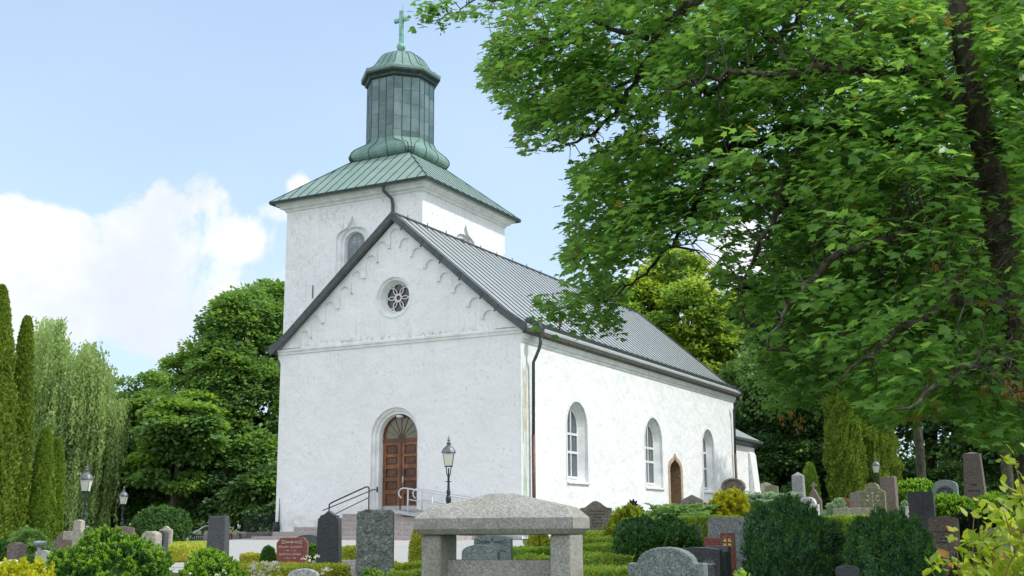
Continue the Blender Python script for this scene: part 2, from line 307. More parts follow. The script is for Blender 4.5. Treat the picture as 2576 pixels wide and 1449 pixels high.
def leaves(name, P, D, Nn, size, tm, mats, parent=None, mi=None, extra=None):
    """P points, D length directions, Nn face normals, size per leaf -> one mesh"""
    T = np.array(TM[tm][0]); n = len(P); kk = len(T)
    D = nrm(D); X_ = nrm(np.cross(D, Nn)); Z_ = np.cross(X_, D); size = np.broadcast_to(np.asarray(size, float), (n,))
    V = P[:, None] + size[:, None, None]*(T[None, :, 0, None]*X_[:, None] + T[None, :, 1, None]*D[:, None] + T[None, :, 2, None]*Z_[:, None])
    V = V.reshape(-1, 3); nv = len(V); ev, ef = extra or ([], [])
    me = bpy.data.meshes.new(name); me.vertices.add(nv + len(ev))
    me.vertices.foreach_set('co', np.concatenate([V.ravel(), np.array(ev, float).ravel()]) if len(ev) else V.ravel())
    tot = [len(f) for f in ef]; me.loops.add(nv + sum(tot)); me.polygons.add(n + len(ef))
    li = np.concatenate([np.arange(nv), np.array([i+nv for f in ef for i in f], int)]) if len(ef) else np.arange(nv)
    me.loops.foreach_set('vertex_index', li.astype(np.int32))
    st = np.concatenate([np.arange(n)*kk, nv + np.cumsum([0]+tot[:-1])]) if len(ef) else np.arange(n)*kk
    me.polygons.foreach_set('loop_start', st.astype(np.int32))
    mats = mats if isinstance(mats, (list, tuple)) else [mats]
    for m in mats: me.materials.append(MAT[m])
    idx = np.zeros(n + len(ef), np.int32)
    if mi is not None: idx[:n] = mi
    me.polygons.foreach_set('material_index', idx); me.update(calc_edges=True)
    return link(bpy.data.objects.new(name, me), parent)
def sph(n):
    a = nrm(rnd(n)); return a
# ------------------------------------------------------------------ ground
def T(x, y):
    yy = [-60, 0, 8, 13, 17, 21, 27, 33, 38, 45, 60, 120, 900]; zz = [-1.5, -1.4, -1.28, -1.0, -.75, -.58, -.42, -.24, -.08, -.02, 0, 0, 4]
    b = np.interp(y, yy, zz)
    r = np.clip(np.asarray(x, float)-.5, 0, 18)*.085*np.clip((np.asarray(y, float)-6)/16, 0, 1)
    l = np.clip(-np.asarray(x, float)-9.5, 0, 30)*-.035*np.clip((np.asarray(y, float)-20)/10, 0, 1)
    return b + np.minimum(r, .95) + np.maximum(l, -.7)
def ground(vx, vy):                              # where the sight line meets the ground
    r = ray(vx, vy); t = 3.
    for _ in range(4000):
        p = Vector((0, 0, EYE)) + r*t
        if p.z < T(p.x, p.y): return p
        t += .02
    return p
xs = np.concatenate([np.linspace(-1200, -70, 14), np.linspace(-60, 60, 121), np.linspace(70, 1200, 14)]); ys = np.concatenate([np.linspace(-60, 100, 161), np.linspace(115, 1800, 22)])
XX, YY = np.meshgrid(xs, ys); ZZ = T(XX, YY)
def gridmesh(name, XX, YY, ZZ, mat):
    h, w_ = XX.shape; b = MB(); b.v = list(zip(XX.ravel(), YY.ravel(), ZZ.ravel()))
    b.f = [(i*w_+j, i*w_+j+1, (i+1)*w_+j+1, (i+1)*w_+j) for i in range(h-1) for j in range(w_-1)]; b.mi = [0]*len(b.f)
    return b.build(name, mat, smooth=True)
tag(gridmesh('ground', XX, YY, ZZ, 'grass'), kind='structure')
yl = np.array([18.5, 22, 26, 30, 34, 38, 42, 46, 52]); xl = np.array([-2.9, -5.6, -8.4, -9.6, -10.6, -11.7, -13.0, -14.3, -14.5]); xr = np.array([-1.2, 1.6, 2.2, 2.5, 2.6, 2.6, 2.4, -8.6, -9.5])
yy = np.linspace(18.5, 52, 68); tt = np.linspace(0, 1, 40)
YG, TG = np.meshgrid(yy, tt, indexing='ij'); XL = np.interp(YG, yl, xl); XR = np.interp(YG, yl, xr); XG = XL + (XR-XL)*TG
tag(gridmesh('gravel_yard', XG, YG, T(XG, YG)+.012, 'gravel'), kind='structure')
# ------------------------------------------------------------------ church (local: x along the door wall, y into depth, z up)
CHX, CHY, CHR = .284, 39.654, -.4923
ch = empty('church', (CHX, CHY, 0), CHR, 'whitewashed church with grey seamed roof and green copper topped tower', 'church')
W, HW, LEN, M_ = 10.4, 7.05, 23.4, -5.2
def holes_reveal(b, loop, fn, depths):           # depths: list of (scale loop, depth)
    pass
# front wall with door arch and rose opening
DC = -5.1
d0 = arch(DC, 1.03, .93, 3.55, 18); rose0 = [(-5.24+.74*math.cos(a*math.pi/16), 8.64+.74*math.sin(a*math.pi/16)) for a in range(32)]
z0 = -1.4
def RZ(x): return 11.75-.866*abs(x-M_)            # roof top surface height over the nave
fy = lambda y: (lambda x, z: (x, y, z))
b = MB(); b.poly([(-W, z0), (DC-1.03, z0), (DC-1.03, .93)] + d0[1:-1] + [(DC+1.03, .93), (DC+1.03, z0), (0, z0), (0, HW), (-W, HW)], [], fy(0))
b.poly([(DC-1.03, z0), (DC+1.03, z0), (DC+1.03, .93), (DC-1.03, .93)], [], fy(0))
b.poly([(-W, HW), (0, HW), (M_, 11.52)], [rose0], fy(0))
# side wall, three windows and the walled-up door
WIN = ((4.45, .88), (12.1, .97), (19.2, .80))
wl = [arch(c, h, 1.95, 4.9-h*1.0, 14, 1.0*h) for c, h in WIN]
sdo = ogee(14.6, .66, -1.4, 2.75, .42, 3.30)
b.poly([(0, z0)] + sdo + [(LEN, z0), (LEN, HW), (0, HW)], wl, lambda y, z: (0, y, z))
b.poly([(0, z0), (LEN, z0), (LEN, HW), (0, HW)], [], lambda y, z: (-W, y, z))
b.poly([(-W, z0), (0, z0), (0, HW), (M_, 11.45), (-W, HW)], [], fy(LEN))
front = b.build('nave_wall', 'plaster', ch)
# door surround: three stepped orders, then jambs
def ring(pr, y, fn): return [fn(p, y) for p in pr]
def stepped(name, prof_fn, steps, fn, mat):      # steps: (halfwidth, depth)
    b = MB(); rings = [[fn(p, d) for p in prof_fn(h)] for h, d in steps]; n = len(rings[0])
    vs = [p for r in rings for p in r]
    b.add(vs, [(i*n+j, i*n+j+1, (i+1)*n+j+1, (i+1)*n+j) for i in range(len(rings)-1) for j in range(n-1)])
    return b.build(name, mat, ch)
stepped('door_surround', lambda h: arch(DC, h, .9, 3.55, 22), [(1.03, 0), (1.0, .1), (.93, .1), (.90, .2), (.82, .2), (.79, .44)], lambda p, d: (p[0], d, p[1]), 'white_trim')
b = MB(); b.box(DC-1.02, DC-.8, -.02, .4, .80, .98); b.box(DC+.8, DC+1.02, -.02, .4, .80, .98); b.box(DC-.8, DC+.8, .1, .5, .82, .93); b.build('door_sill', 'step_granite', ch, bevel=.008)
dl = MB(); 
for sx in (-1, 1):
    x0, x1 = (DC-.77, DC-.02) if sx < 0 else (DC+.02, DC+.77)
    lf = MB()
    for (u0, u1, v0, v1) in ((x0, x0+.13, .96, 3.36), (x1-.13, x1, .96, 3.36)): lf.box(u0, u1, .40, .46, v0, v1)
    zz = [.96, 1.20, 1.62, 1.74, 2.14, 2.26, 2.72, 2.84, 3.26, 3.36]
    for v0, v1 in ((.96, 1.14), (1.52, 1.66), (1.98, 2.1), (2.42, 2.56), (2.84, 2.94), (3.26, 3.36)): lf.box(x0+.13, x1-.13, .40, .46, v0, v1)
    lo = lf.build('door_leaf', 'door_wood', ch, bevel=.006)
    pn = MB()
    for v0, v1 in ((1.14, 1.52), (1.66, 1.98), (2.1, 2.42), (2.56, 2.84), (2.94, 3.26)):
        pn.box(x0+.13, x1-.13, .445, .455, v0, v1); pn.box(x0+.19, x1-.19, .425, .447, v0+.06, v1-.06)
    pn.build('door_panel', 'door_panel', lo)
    if sx > 0:
        hb = MB(); hb.box(x0+.05, x0+.10, .385, .40, 1.92, 2.14); hb.tube([(x0+.075, .38, 2.02), (x0+.075, .34, 2.02), (x0+.17, .34, 2.02)], .012); hb.build('door_handle', 'zinc', lo)
    pr = MB(); pr.box(DC-.77, DC-.02, .39, .399, .96, 1.1) if sx < 0 else pr.box(DC+.02, DC+.77, .39, .399, .96, 1.1); pr.build('kick_plate', 'zinc', lo)
fr = MB(); fr.box(DC-.79, DC+.79, .385, .47, 3.36, 3.50); fr.box(DC-.03, DC+.03, .38, .40, .96, 3.36)
ao = arch(DC, .80, 3.5, 3.55, 20)[1:-1]; ai = arch(DC, .73, 3.5, 3.55, 20)[1:-1]
for y in (.40, .46): pass
for i in range(len(ao)-1): 
    q = [ao[i], ao[i+1], ai[i+1], ai[i]]; fr.prism([(x, z) for x, z in q], .40, .46)
for i in range(1, 8):
    a = math.pi*i/8; fr.prism([(DC+.12*math.cos(a)-.012*math.sin(a), 3.5+.12*math.sin(a)), (DC+.12*math.cos(a)+.012*math.sin(a), 3.5+.12*math.sin(a)), (DC+.76*math.cos(a)+.012*math.sin(a), 3.52+.76*math.sin(a)), (DC+.76*math.cos(a)-.012*math.sin(a), 3.52+.76*math.sin(a))], .415, .445)
fr.prism([(DC-.15, 3.5)] + [(DC-.15*math.cos(a*math.pi/8), 3.5+.15*math.sin(a*math.pi/8)) for a in range(9)], .41, .45)
fo = fr.build('fanlight', 'door_panel', ch)
g_ = MB(); g_.poly(arch(DC, .76, 3.48, 3.55, 18), [], fy(.435)); g_.build('pane', 'glass_fan', fo)
lb = MB(); lb.lathe([(.02, 0), (.13, .02), (.14, .06), (.1, .1), (.03, .11)], 14, (DC, .3), z0=4.22); lb.build('porch_lamp', 'frame_white', ch, smooth=True)
# string course, corbel-arch relief on the gable
b = MB(); sc_ = [(-.002, 6.84), (-.05, 6.86), (-.055, 6.93), (-.10, 6.96), (-.11, 7.03), (.0, 7.075)]
b.loops([[(-W-.1, y, z) for y, z in sc_], [(.1, y, z) for y, z in sc_]], cap0=True, cap1=True); b.build('string_course', 'white_trim', ch)
tops = [(-5.75, 10.77), (-6.25, 10.30), (-6.91, 9.76), (-7.41, 9.23), (-8.09, 8.72), (-8.74, 8.24), (-9.25, 7.71)]
rt = [(-4.73, 10.78), (-4.19, 10.35), (-3.60, 9.84), (-3.0, 9.30), (-2.38, 8.83), (-1.77, 8.26), (-1.2, 7.76)]
def arcs(side, lst):
    L = []
    for i, (tx, tz) in enumerate(lst):
        s_ = side; rr = .23
        nxt = lst[i+1][1] if i+1 < len(lst) else 7.2
        ix, ox = tx-s_*rr, tx+s_*rr               # inner (near the middle) and outer side
        foot = tz-.30
        L += [(ix-s_*.10, foot), (ix, foot)]
        L += [(tx-s_*rr*math.cos(a*math.pi/8), tz-rr+rr*math.sin(a*math.pi/8)) for a in range(9)]
        L += [(ox, nxt-.30)] if i+1 < len(lst) else [(ox, 7.08)]
    return L
Lp = arcs(-1, tops); Rp = arcs(1, rt)
mid = [(M_-.22+.02, 10.47), (M_-.20, 10.47)]+[(M_-.0-.2*math.cos(a*math.pi/8), 10.99+.2*math.sin(a*math.pi/8)) for a in range(9)]+[(M_+.20, 10.47)]
outer = [(-W+.05, 7.08), (M_, 11.44), (-.05, 7.08)]
poly = outer + Rp[::-1] + mid[::-1] + Lp
tr = tessellate_polygon([[Vector((*p, 0)) for p in poly]]); n = len(poly)
b = MB(); b.add([(x, -.07, z) for x, z in poly] + [(x, .0, z) for x, z in poly], [tuple(t) for t in tr] + [(i, (i+1) % n, n+(i+1) % n, n+i) for i in range(n)])
b.build('arcade_relief', 'white_trim', ch)
# rose window
def circ(r, y, n=32): return [(-5.24+r*math.cos(2*math.pi*i/n), y, 8.64+r*math.sin(2*math.pi*i/n)) for i in range(n)]
b = MB(); b.loops([circ(.80, .0), circ(.79, -.03), circ(.73, -.03), circ(.71, .05), circ(.64, .05), circ(.62, .12), circ(.56, .34)]); rw = b.build('rose_window', 'white_trim', ch, smooth=False)
b = MB()
def rg(cx, cz, r, w_, y0, y1, a0=0., a1=2*math.pi, n=28):
    for i in range(n):
        p, q = a0+(a1-a0)*i/n, a0+(a1-a0)*(i+1)/n
        b.prism([(cx+(r-w_)*math.cos(p), cz+(r-w_)*math.sin(p)), (cx+r*math.cos(p), cz+r*math.sin(p)), (cx+r*math.cos(q), cz+r*math.sin(q)), (cx+(r-w_)*math.cos(q), cz+(r-w_)*math.sin(q))], y0, y1)
rg(-5.24, 8.64, .56, .045, .30, .35); rg(-5.24, 8.64, .16, .035, .285, .335)
for i in range(6):
    a = math.pi/2+i*math.pi/3; rg(-5.24+.325*math.cos(a), 8.64+.325*math.sin(a), .24, .03, .29+.004*i, .33+.004*i, 0, 2*math.pi, 22)
b.build('tracery', 'frame_white', rw)
b = MB(); b.poly([(x, z) for x, y, z in circ(.55, 0)], [], fy(.36)); b.build('pane', 'glass_rose', rw)
b = MB(); b.poly([(-5.24+.13*math.cos(a), 8.64+.13*math.sin(a)) for a in [i*math.pi/8 for i in range(16)]], [], fy(.345)); b.build('centre_pane', 'glass_red', rw)
# side windows
for (c, h) in WIN:
    zs = 4.9-h; f3 = lambda p, d: (-d, p[0], p[1]); hi = h-.25
    b = MB(); pf = lambda q: arch(c, q, 1.95+(h-q)*.5, zs, 16, q)
    rings = [[f3(p, d) for p in pf(q)] for q, d in ((h+.09, -.012), (h, -.014), (h-.01, .10), (h-.05, .10), (hi, .36))]; n = len(rings[0])
    b.add([p for r in rings for p in r], [(i*n+j, i*n+(j+1) % n, (i+1)*n+(j+1) % n, (i+1)*n+j) for i in range(4) for j in range(n)])
    wn = b.build('window', 'white_trim', ch)
    s_ = MB(); s_.box(-.34, .07, c-h-.06, c+h+.06, 1.87, 1.945); s_.build('sill', 'roof_dark' if False else 'white_trim', wn, bevel=.01)
    b = MB(); zb = 1.95+.125; X0, X1 = -.34, -.28
    b.box(X0, X1, c-hi, c-hi+.07, zb, zs); b.box(X0, X1, c+hi-.07, c+hi, zb, zs); b.box(X0, X1+.01, c-.035, c+.035, zb, zs+hi-.03)
    for z_ in (zb, zb+.92, zs-.35): b.box(X0, X1+.005, c-hi+.07, c+hi-.07, z_, z_+.09)
    for z_ in (): pass
    o_, i_ = arch(c, hi, zs, zs, 16)[1:-1], arch(c, hi-.07, zs, zs, 16)[1:-1]
    for j in range(len(o_)-1): b.prism([o_[j], o_[j+1], i_[j+1], i_[j]], X0, X1, fn=lambda x, z, y: (y, x, z))
    b.build('frame', 'frame_white', wn)
    b = MB(); b.poly(arch(c, hi-.01, zb, zs, 14), [], lambda y, z: (-.32, y, z)); b.build('pane', 'glass_pane', wn)
# old stone doorway
b = MB(); oo = ogee(14.6, .66, -1.4, 2.75, .42, 3.30)
rings = [[(-d, y, z) for y, z in oo] for d in (0, .5)]; n = len(oo)
b.add(rings[0]+rings[1], [(j, j+1, n+j+1, n+j) for j in range(n-1)]); b.poly(oo, [], lambda y, z: (-.5, y, z)); sw = b.build('walled_doorway', 'sand_recess', ch)
b = MB(); jag = random.Random(3); o2 = []
for i, (y, z) in enumerate(ogee(14.6, .90, -1.4, 2.8, .55, 3.56)): o2.append((y+jag.uniform(-.05, .05), z))
poly = o2 + oo[::-1]; tr = tessellate_polygon([[Vector((*p, 0)) for p in poly]]); b.add([(.012, y, z) for y, z in poly], [tuple(t) for t in tr]); b.build('stone_surround', 'sandstone', sw)
# nave roof
RP = [(M_, 11.75), (-.42, 7.61), (.05, 7.27), (.33, 7.08)]
prof = RP + [(.54, 6.90), (.10, 6.93), (-.45, 7.48), (M_, 11.60)]
full = prof[:4] + [(.33, 7.01), (.08, 7.03), (-.45, 7.48), (M_, 11.62), (2*M_+.45, 7.48), (2*M_-.08, 7.03), (2*M_-.33, 7.01), (2*M_-.33, 7.08), (2*M_-.05, 7.27), (2*M_+.42, 7.61)]
b = MB(); b.prism(full, -.21, LEN+.28); 
mi_s = 1; Y = .05; ys_ = []
while Y < LEN+.2: ys_.append(Y); Y += .57
for Y in ys_:
    for sg in (1, -1):
        mx = (lambda x: x) if sg > 0 else (lambda x: 2*M_-x)
        b.add([(mx(x), Y+dy, z+dz) for x, z in ((M_, 11.75), (-.42, 7.61), (-.02, 7.325)) for dy, dz in ((-.018, -.01), (-.014, .036), (.014, .036), (.018, -.01))],
              [(0, 4, 5, 1), (1, 5, 6, 2), (2, 6, 7, 3), (4, 8, 9, 5), (5, 9, 10, 6), (6, 10, 11, 7), (8, 11, 10, 9)], 1)
rf = b.build('nave_roof', ['nave_roof', 'seam_dark'], ch)
b = MB(); b.box(M_-.05, M_+.05, -.2, LEN+.27, 11.74, 11.80)
for i in range(17): b.box(M_+.12, M_+.14, .6+i*1.38, .63+i*1.38, 11.62, 11.86)
b.build('ridge_cap', 'roof_dark', ch)
for sg in (1, -1):                               # upstand gutter lying on the eaves, soffit board
    mx = (lambda x: x) if sg > 0 else (lambda x: 2*M_-x)
    b = MB(); q = [(mx(.01), 7.28), (mx(.10), 7.22), (mx(.15), 7.36), (mx(.07), 7.40)]
    b.loops([[(x, .25, z) for x, z in q], [(x, LEN+.2, z) for x, z in q]], cap0=True, cap1=True); b.build('eaves_gutter', 'roof_dark', ch)
    b = MB(); q = [(mx(.32), 7.02), (mx(.30), 6.90), (mx(.13), 6.84), (mx(.13), 7.02)]
    b.loops([[(x, -.12, z) for x, z in q], [(x, LEN+.2, z) for x, z in q]], cap0=True, cap1=True); b.build('soffit', 'soffit', ch)
    b = MB(); q = [(mx(0), 6.55), (mx(.035), 6.56), (mx(.05), 6.64), (mx(.10), 6.68), (mx(.135), 6.85), (mx(0), 6.86)]
    b.loops([[(x, .0, z) for x, z in q], [(x, LEN+.08, z) for x, z in q]], cap0=True, cap1=True); b.build('eaves_cornice', 'white_trim', ch)
for yv in (-.30, LEN+.27):
    for sg in (1, -1):
        mx = (lambda x: x) if sg > 0 else (lambda x: 2*M_-x)
        q = [(M_, 11.80), (-.42, 7.66), (.05, 7.33), (.20, 7.26), (.37, 7.14), (.40, 6.96), (.24, 6.86), (.10, 6.98), (-.15, 7.16), (-.62, 7.52), (M_, 11.50)]
        b = MB(); b.prism([(mx(x), z) for x, z in q], yv, yv+.09)
        for t in (.12, .3, .47, .64, .82, .94):
            x_, z_ = M_+(4.78)*t, 11.80-4.14*t; b.prism([(mx(x_-.012), z_+.012), (mx(x_+.012), z_-.008), (mx(x_+.012-.17), z_-.27), (mx(x_-.012-.17), z_-.25)], yv-.012, yv+.05)
        b.build('verge_board', 'roof_dark', ch)
# downpipes
def pipe(pts, r, mat, nm='downpipe', par=ch): b = MB(); b.tube(pts, r, 10); return b.build(nm, mat, par, smooth=True)
b = MB(); b.prism([(-.10, 7.10), (.12, 7.06), (.07, 6.76), (-.05, 6.76)], .46, .70, fn=lambda x, z, y: (.46+x, y, z)); b.prism([(-.45, 7.50), (.02, 7.28), (.1, 7.08), (-.1, 7.04), (-.42, 7.25)], .52, .66, fn=lambda x, z, y: (.42+x, y, z)); b.build('rainwater_head', 'roof_dark', ch)
pipe([(.47, .6, 6.8), (.46, .6, 6.55), (.40, .6, 6.35), (.26, .62, 6.08), (.16, .63, 5.9), (.13, .64, 3.4)], .058, 'pipe'); pipe([(.13, .64, 3.42), (.13, .64, -.9)], .066, 'pipe_brown')
pipe([(.55, 22.95, 6.8), (.5, 22.95, 6.5), (.16, 22.95, 6.15), (.13, 22.95, 3.9)], .058, 'pipe'); pipe([(.13, 22.95, 3.92), (.13, 22.95, -.9)], .066, 'pipe_brown')
pipe([(-W-.34, .35, 6.95), (-W-.32, .35, 6.6), (-W-.15, .35, 6.2), (-W-.12, .35, 5.9)], .07, 'pipe')
b = MB(); b.tube([(-.02, 21.6, 3.9), (-.02, 21.6, 5.5)], .02); b.build('wall_anchor', 'iron', ch)
b = MB(); b.tube([(-W+.22, -.06, .35), (-W+.22, -.06, 1.45)], [.03, .008], 6); b.lathe([(.03, -.2), (.12, -.05), (.15, .1), (.1, .28), (.04, .34)], 12, (-W+.12, -.08), z0=.25); b.build('drain_outlet', 'iron', ch, smooth=True)
# tower
TX, TW, T0, HT = -5.639, 6.753, 2.503, 13.43
tcx, tcy, h_ = TX-TW/2, T0+TW/2, TW/2
b = MB()
tw1 = ogee(-9.02, .78, 10.1, 11.95, .38, 12.80); tw2 = ogee(5.86, .78, 10.1, 11.95, .38, 12.80)
b.poly([(TX-TW, z0), (TX, z0), (TX, HT), (TX-TW, HT)], [tw1], fy(T0)); b.poly([(T0, z0), (T0+TW, z0), (T0+TW, HT), (T0, HT)], [tw2], lambda y, z: (TX, y, z))
b.poly([(TX-TW, z0), (TX, z0), (TX, HT), (TX-TW, HT)], [], fy(T0+TW)); b.poly([(T0, z0), (T0+TW, z0), (T0+TW, HT), (T0, HT)], [], lambda y, z: (TX-TW, y, z))
b.build('tower_wall', 'plaster_tower', ch)
for fn in (lambda p, d: (-9.02+p[0], T0+d, p[1]), lambda p, d: (TX-d, 5.86+p[0], p[1])):
    def oi(hw, zs, top, n=8): return ogee(0, hw, 10.1, zs, .38*hw/.78, top, n)
    r0, r1, r2 = oi(.78, 11.95, 12.80), oi(.74, 11.95, 12.72), oi(.72, 11.95, 12.66)
    N = len(r0); ar = lambda hw, zs: [(-hw, 10.1)] + [(-hw*math.cos(math.pi*i/(N-3)), zs+hw*math.sin(math.pi*i/(N-3))) for i in range(N-2)] + [(hw, 10.1)]
    rings = [(r0, 0), (r1, .10), (ar(.62, 11.72), .105), (ar(.60, 11.72), .19), (ar(.50, 11.68), .195), (ar(.46, 11.68), .40)]
    b = MB(); b.add([fn(p, d) for r, d in rings for p in r], [(i*N+j, i*N+(j+1) % N, (i+1)*N+(j+1) % N, (i+1)*N+j) for i in range(5) for j in range(N)])
    ow = b.build('bell_opening', 'white_trim', ch)
    b = MB(); b.poly(ar(.47, 11.68), [], lambda x, z: fn((x, z), .39))
    for s_ in (-1, 1):
        for i in range(14):
            z_ = 10.0+i*.17
            q = [(s_*.015, z_), (s_*.43, z_+.30), (s_*.43, z_+.445), (s_*.015, z_+.145)]
            q = [(x, min(z, 11.68+math.sqrt(max(.45**2-x*x, 0)))) for x, z in q]
            if q[2][1]-q[1][1] > .02 or q[3][1]-q[0][1] > .02: b.add([fn(p, .365) for p in q]+[fn(p, .388) for p in q], [(0, 1, 2, 3), (0, 1, 5, 4), (1, 2, 6, 5), (2, 3, 7, 6), (3, 0, 4, 7)])
    b.build('shutter', 'shutter', ow)
def sq(a, z, c=0.): return [(tcx-a, tcy-a, z), (tcx+a, tcy-a, z), (tcx+a, tcy+a, z), (tcx-a, tcy+a, z)]
b = MB(); b.loops([sq(h_-.01, 13.36), sq(h_+.06, 13.38), sq(h_+.07, 13.44), sq(h_+.12, 13.47), sq(h_+.20, 13.50), sq(h_+.22, 13.58), sq(h_+.34, 13.62), sq(h_+.38, 13.72), sq(h_-.01, 13.73)]); b.build('tower_cornice', 'white_trim', ch)
EV = 3.90
b = MB(); b.loops([sq(EV-.12, 13.72), sq(EV, 13.66), sq(EV+.03, 13.78), sq(EV-.02, 13.80), sq(EV-.2, 13.78)], cap0=True); b.build('tower_eaves', 'copper_dark', ch)
SL = (15.86-13.77)/(EV-1.42)
b = MB(); ns = 16
for rot in range(4):
    ca, sa = math.cos(rot*math.pi/2), math.sin(rot*math.pi/2)
    tf = lambda u, v, z: (tcx+ca*u-sa*v, tcy+sa*u+ca*v, z)
    us = [-EV+i*2*EV/ns for i in range(ns+1)]
    for i in range(ns):                           # one sheet between two seams
        u0, u1 = us[i], us[i+1]; c0 = max(min(abs(u0), EV), .9); c1 = max(min(abs(u1), EV), .9)
        z_at = lambda v: 13.78+(EV-v)*SL
        b.add([tf(u0, -EV, 13.78), tf(u1, -EV, 13.78), tf(u1 if abs(u1) < c1+.001 else u1, -c1, z_at(c1)), tf(u0, -c0, z_at(c0))], [(0, 1, 2, 3)])
        if i: 
            w_ = .014; b.add([tf(u0-w_, -EV, 13.78), tf(u0-w_, -EV, 13.808), tf(u0+w_, -EV, 13.808), tf(u0+w_, -EV, 13.78), tf(u0-w_, -c0, z_at(c0)), tf(u0-w_, -c0, z_at(c0)+.028), tf(u0+w_, -c0, z_at(c0)+.028), tf(u0+w_, -c0, z_at(c0))], [(0, 4, 5, 1), (1, 5, 6, 2), (2, 6, 7, 3)], 1)
    b.tube([tf(EV, -EV, 13.79), tf(.9, -.9, 13.79+(EV-.9)*SL)], .022, 6, 1)
b.build('tower_roof', ['copper_roof', 'copper_dark'], ch)
# swelling skirt -> octagonal lantern -> cap, dome, ball, cross
def octr(ap, z, ch_=None):                       # octagon; ch_ = chamfer leg of a square of half-width ap (None = regular)
    c_ = ap*(2-math.sqrt(2)) if ch_ is None else ch_
    pts = [(ap-c_, -ap), (ap, -ap+c_), (ap, ap-c_), (ap-c_, ap), (-ap+c_, ap), (-ap, ap-c_), (-ap, -ap+c_), (-ap+c_, -ap)]
    return [(tcx+x, tcy+y, z) for x, y in pts]
b = MB(); skp = [(1.40, 15.80, .22), (1.56, 15.84, .24), (1.65, 15.93, .26), (1.685, 16.05, .28), (1.67, 16.18, .32), (1.62, 16.29, .40), (1.54, 16.39, .52), (1.46, 16.48, .66), (1.41, 16.58, .76), (1.385, 16.72, None)]
b.loops([octr(a, z, c) for a, z, c in skp])
for i in range(8):                                # seams
    for t in (0., .33, .67):
        P_ = []
        for a, z, c in skp: r = octr(a+.012, z, None if c is None else c*1.); P_.append(Vector(r[i]).lerp(Vector(r[(i+1) % 8]), t))
        b.tube(P_, .016, 5, 1, cap=False)
b.build('lantern_skirt', ['copper_green', 'copper_dark'], ch)
b = MB(); rr = random.Random(5); AP = 1.38
b.loops([octr(AP-.02, 16.6), octr(AP-.02, 19.6)], 1)
for i in range(8):
    p0, p1 = Vector(octr(AP, 0)[i]), Vector(octr(AP, 0)[(i+1) % 8]); nn = (p1-p0).cross(Vector((0, 0, 1))).normalized()
    for j in range(3):
        q0, q1 = p0.lerp(p1, j/3+.012), p0.lerp(p1, (j+1)/3-.012); z = 16.70-rr.uniform(0, .45); 
        while z < 19.55:
            z1 = min(z+.62, 19.56); za = max(z, 16.70)
            if z1 > za+.05: b.add([(q0.x, q0.y, za+.006), (q1.x, q1.y, za+.006), (q1.x, q1.y, z1-.006), (q0.x, q0.y, z1-.006)], [(0, 1, 2, 3)])
            z += .62
        m_ = p0.lerp(p1, j/3); b.tube([(m_.x, m_.y, 16.68), (m_.x, m_.y, 19.56)], .02, 5, 1, cap=False)
b.build('lantern_wall', ['copper_drum', 'copper_dark'], ch)
b = MB(); b.loops([octr(AP-.03, 19.42), octr(AP+.10, 19.50), octr(AP+.12, 19.58), octr(AP+.26, 19.68), octr(AP+.27, 19.76)], 1); b.loops([octr(AP+.262, 19.72), octr(AP+.28, 19.86), octr(AP+.27, 19.90)])
dp = [(1.65, 19.90), (1.50, 19.97), (1.32, 20.09), (1.17, 20.28), (1.06, 20.48), (.93, 20.68), (.77, 20.84), (.55, 20.96), (.30, 21.03), (.06, 21.06)]
b.loops([octr(a, z) for a, z in dp], cap1=True)
for i in range(8):
    for t in (0., .33, .67): b.tube([Vector(octr(a+.006, z+.004)[i]).lerp(Vector(octr(a+.006, z+.004)[(i+1) % 8]), t) for a, z in dp[:-1]], .014, 5, 1, cap=False)
b.build('lantern_dome', ['copper_green', 'copper_dark'], ch)
cr = MB(); cr.lathe([(.10, 21.02), (.06, 21.10), (.05, 21.17)]+[(.20*math.sin(math.pi*i/12), 21.365-.20*math.cos(math.pi*i/12)) for i in range(1, 12)]+[(.05, 21.56)], 20, (tcx, tcy)); cb = cr.build('finial_ball', 'cross_green', ch, smooth=True)
cr = MB(); cr.box(tcx-.085, tcx+.085, tcy-.07, tcy+.07, 21.5, 23.10); cr.box(tcx-.37, tcx-.085, tcy-.07, tcy+.07, 22.58, 22.74); cr.box(tcx+.085, tcx+.37, tcy-.07, tcy+.07, 22.58, 22.74); cr.build('cross', 'cross_green', ch, bevel=.008)
cr = MB(); cr.tube([(tcx+.2, tcy-.1, 20.9), (tcx+.16, tcy-.1, 22.2), (tcx+.12, tcy-.08, 23.3)], .006, 5); cr.build('lightning_rod', 'iron', ch)
pipe([(-7.22, T0-.48, 13.75), (-7.22, T0-.42, 13.5), (-7.02, T0-.12, 13.2), (-6.98, T0-.10, 12.95), (-6.98, T0-.10, 9.5)], .065, 'pipe')
b = MB(); b.tube([(-10.9, T0-.03, 9.55), (-10.9, T0-.03, 10.1)], .018, 6); b.build('wall_anchor', 'iron', ch)
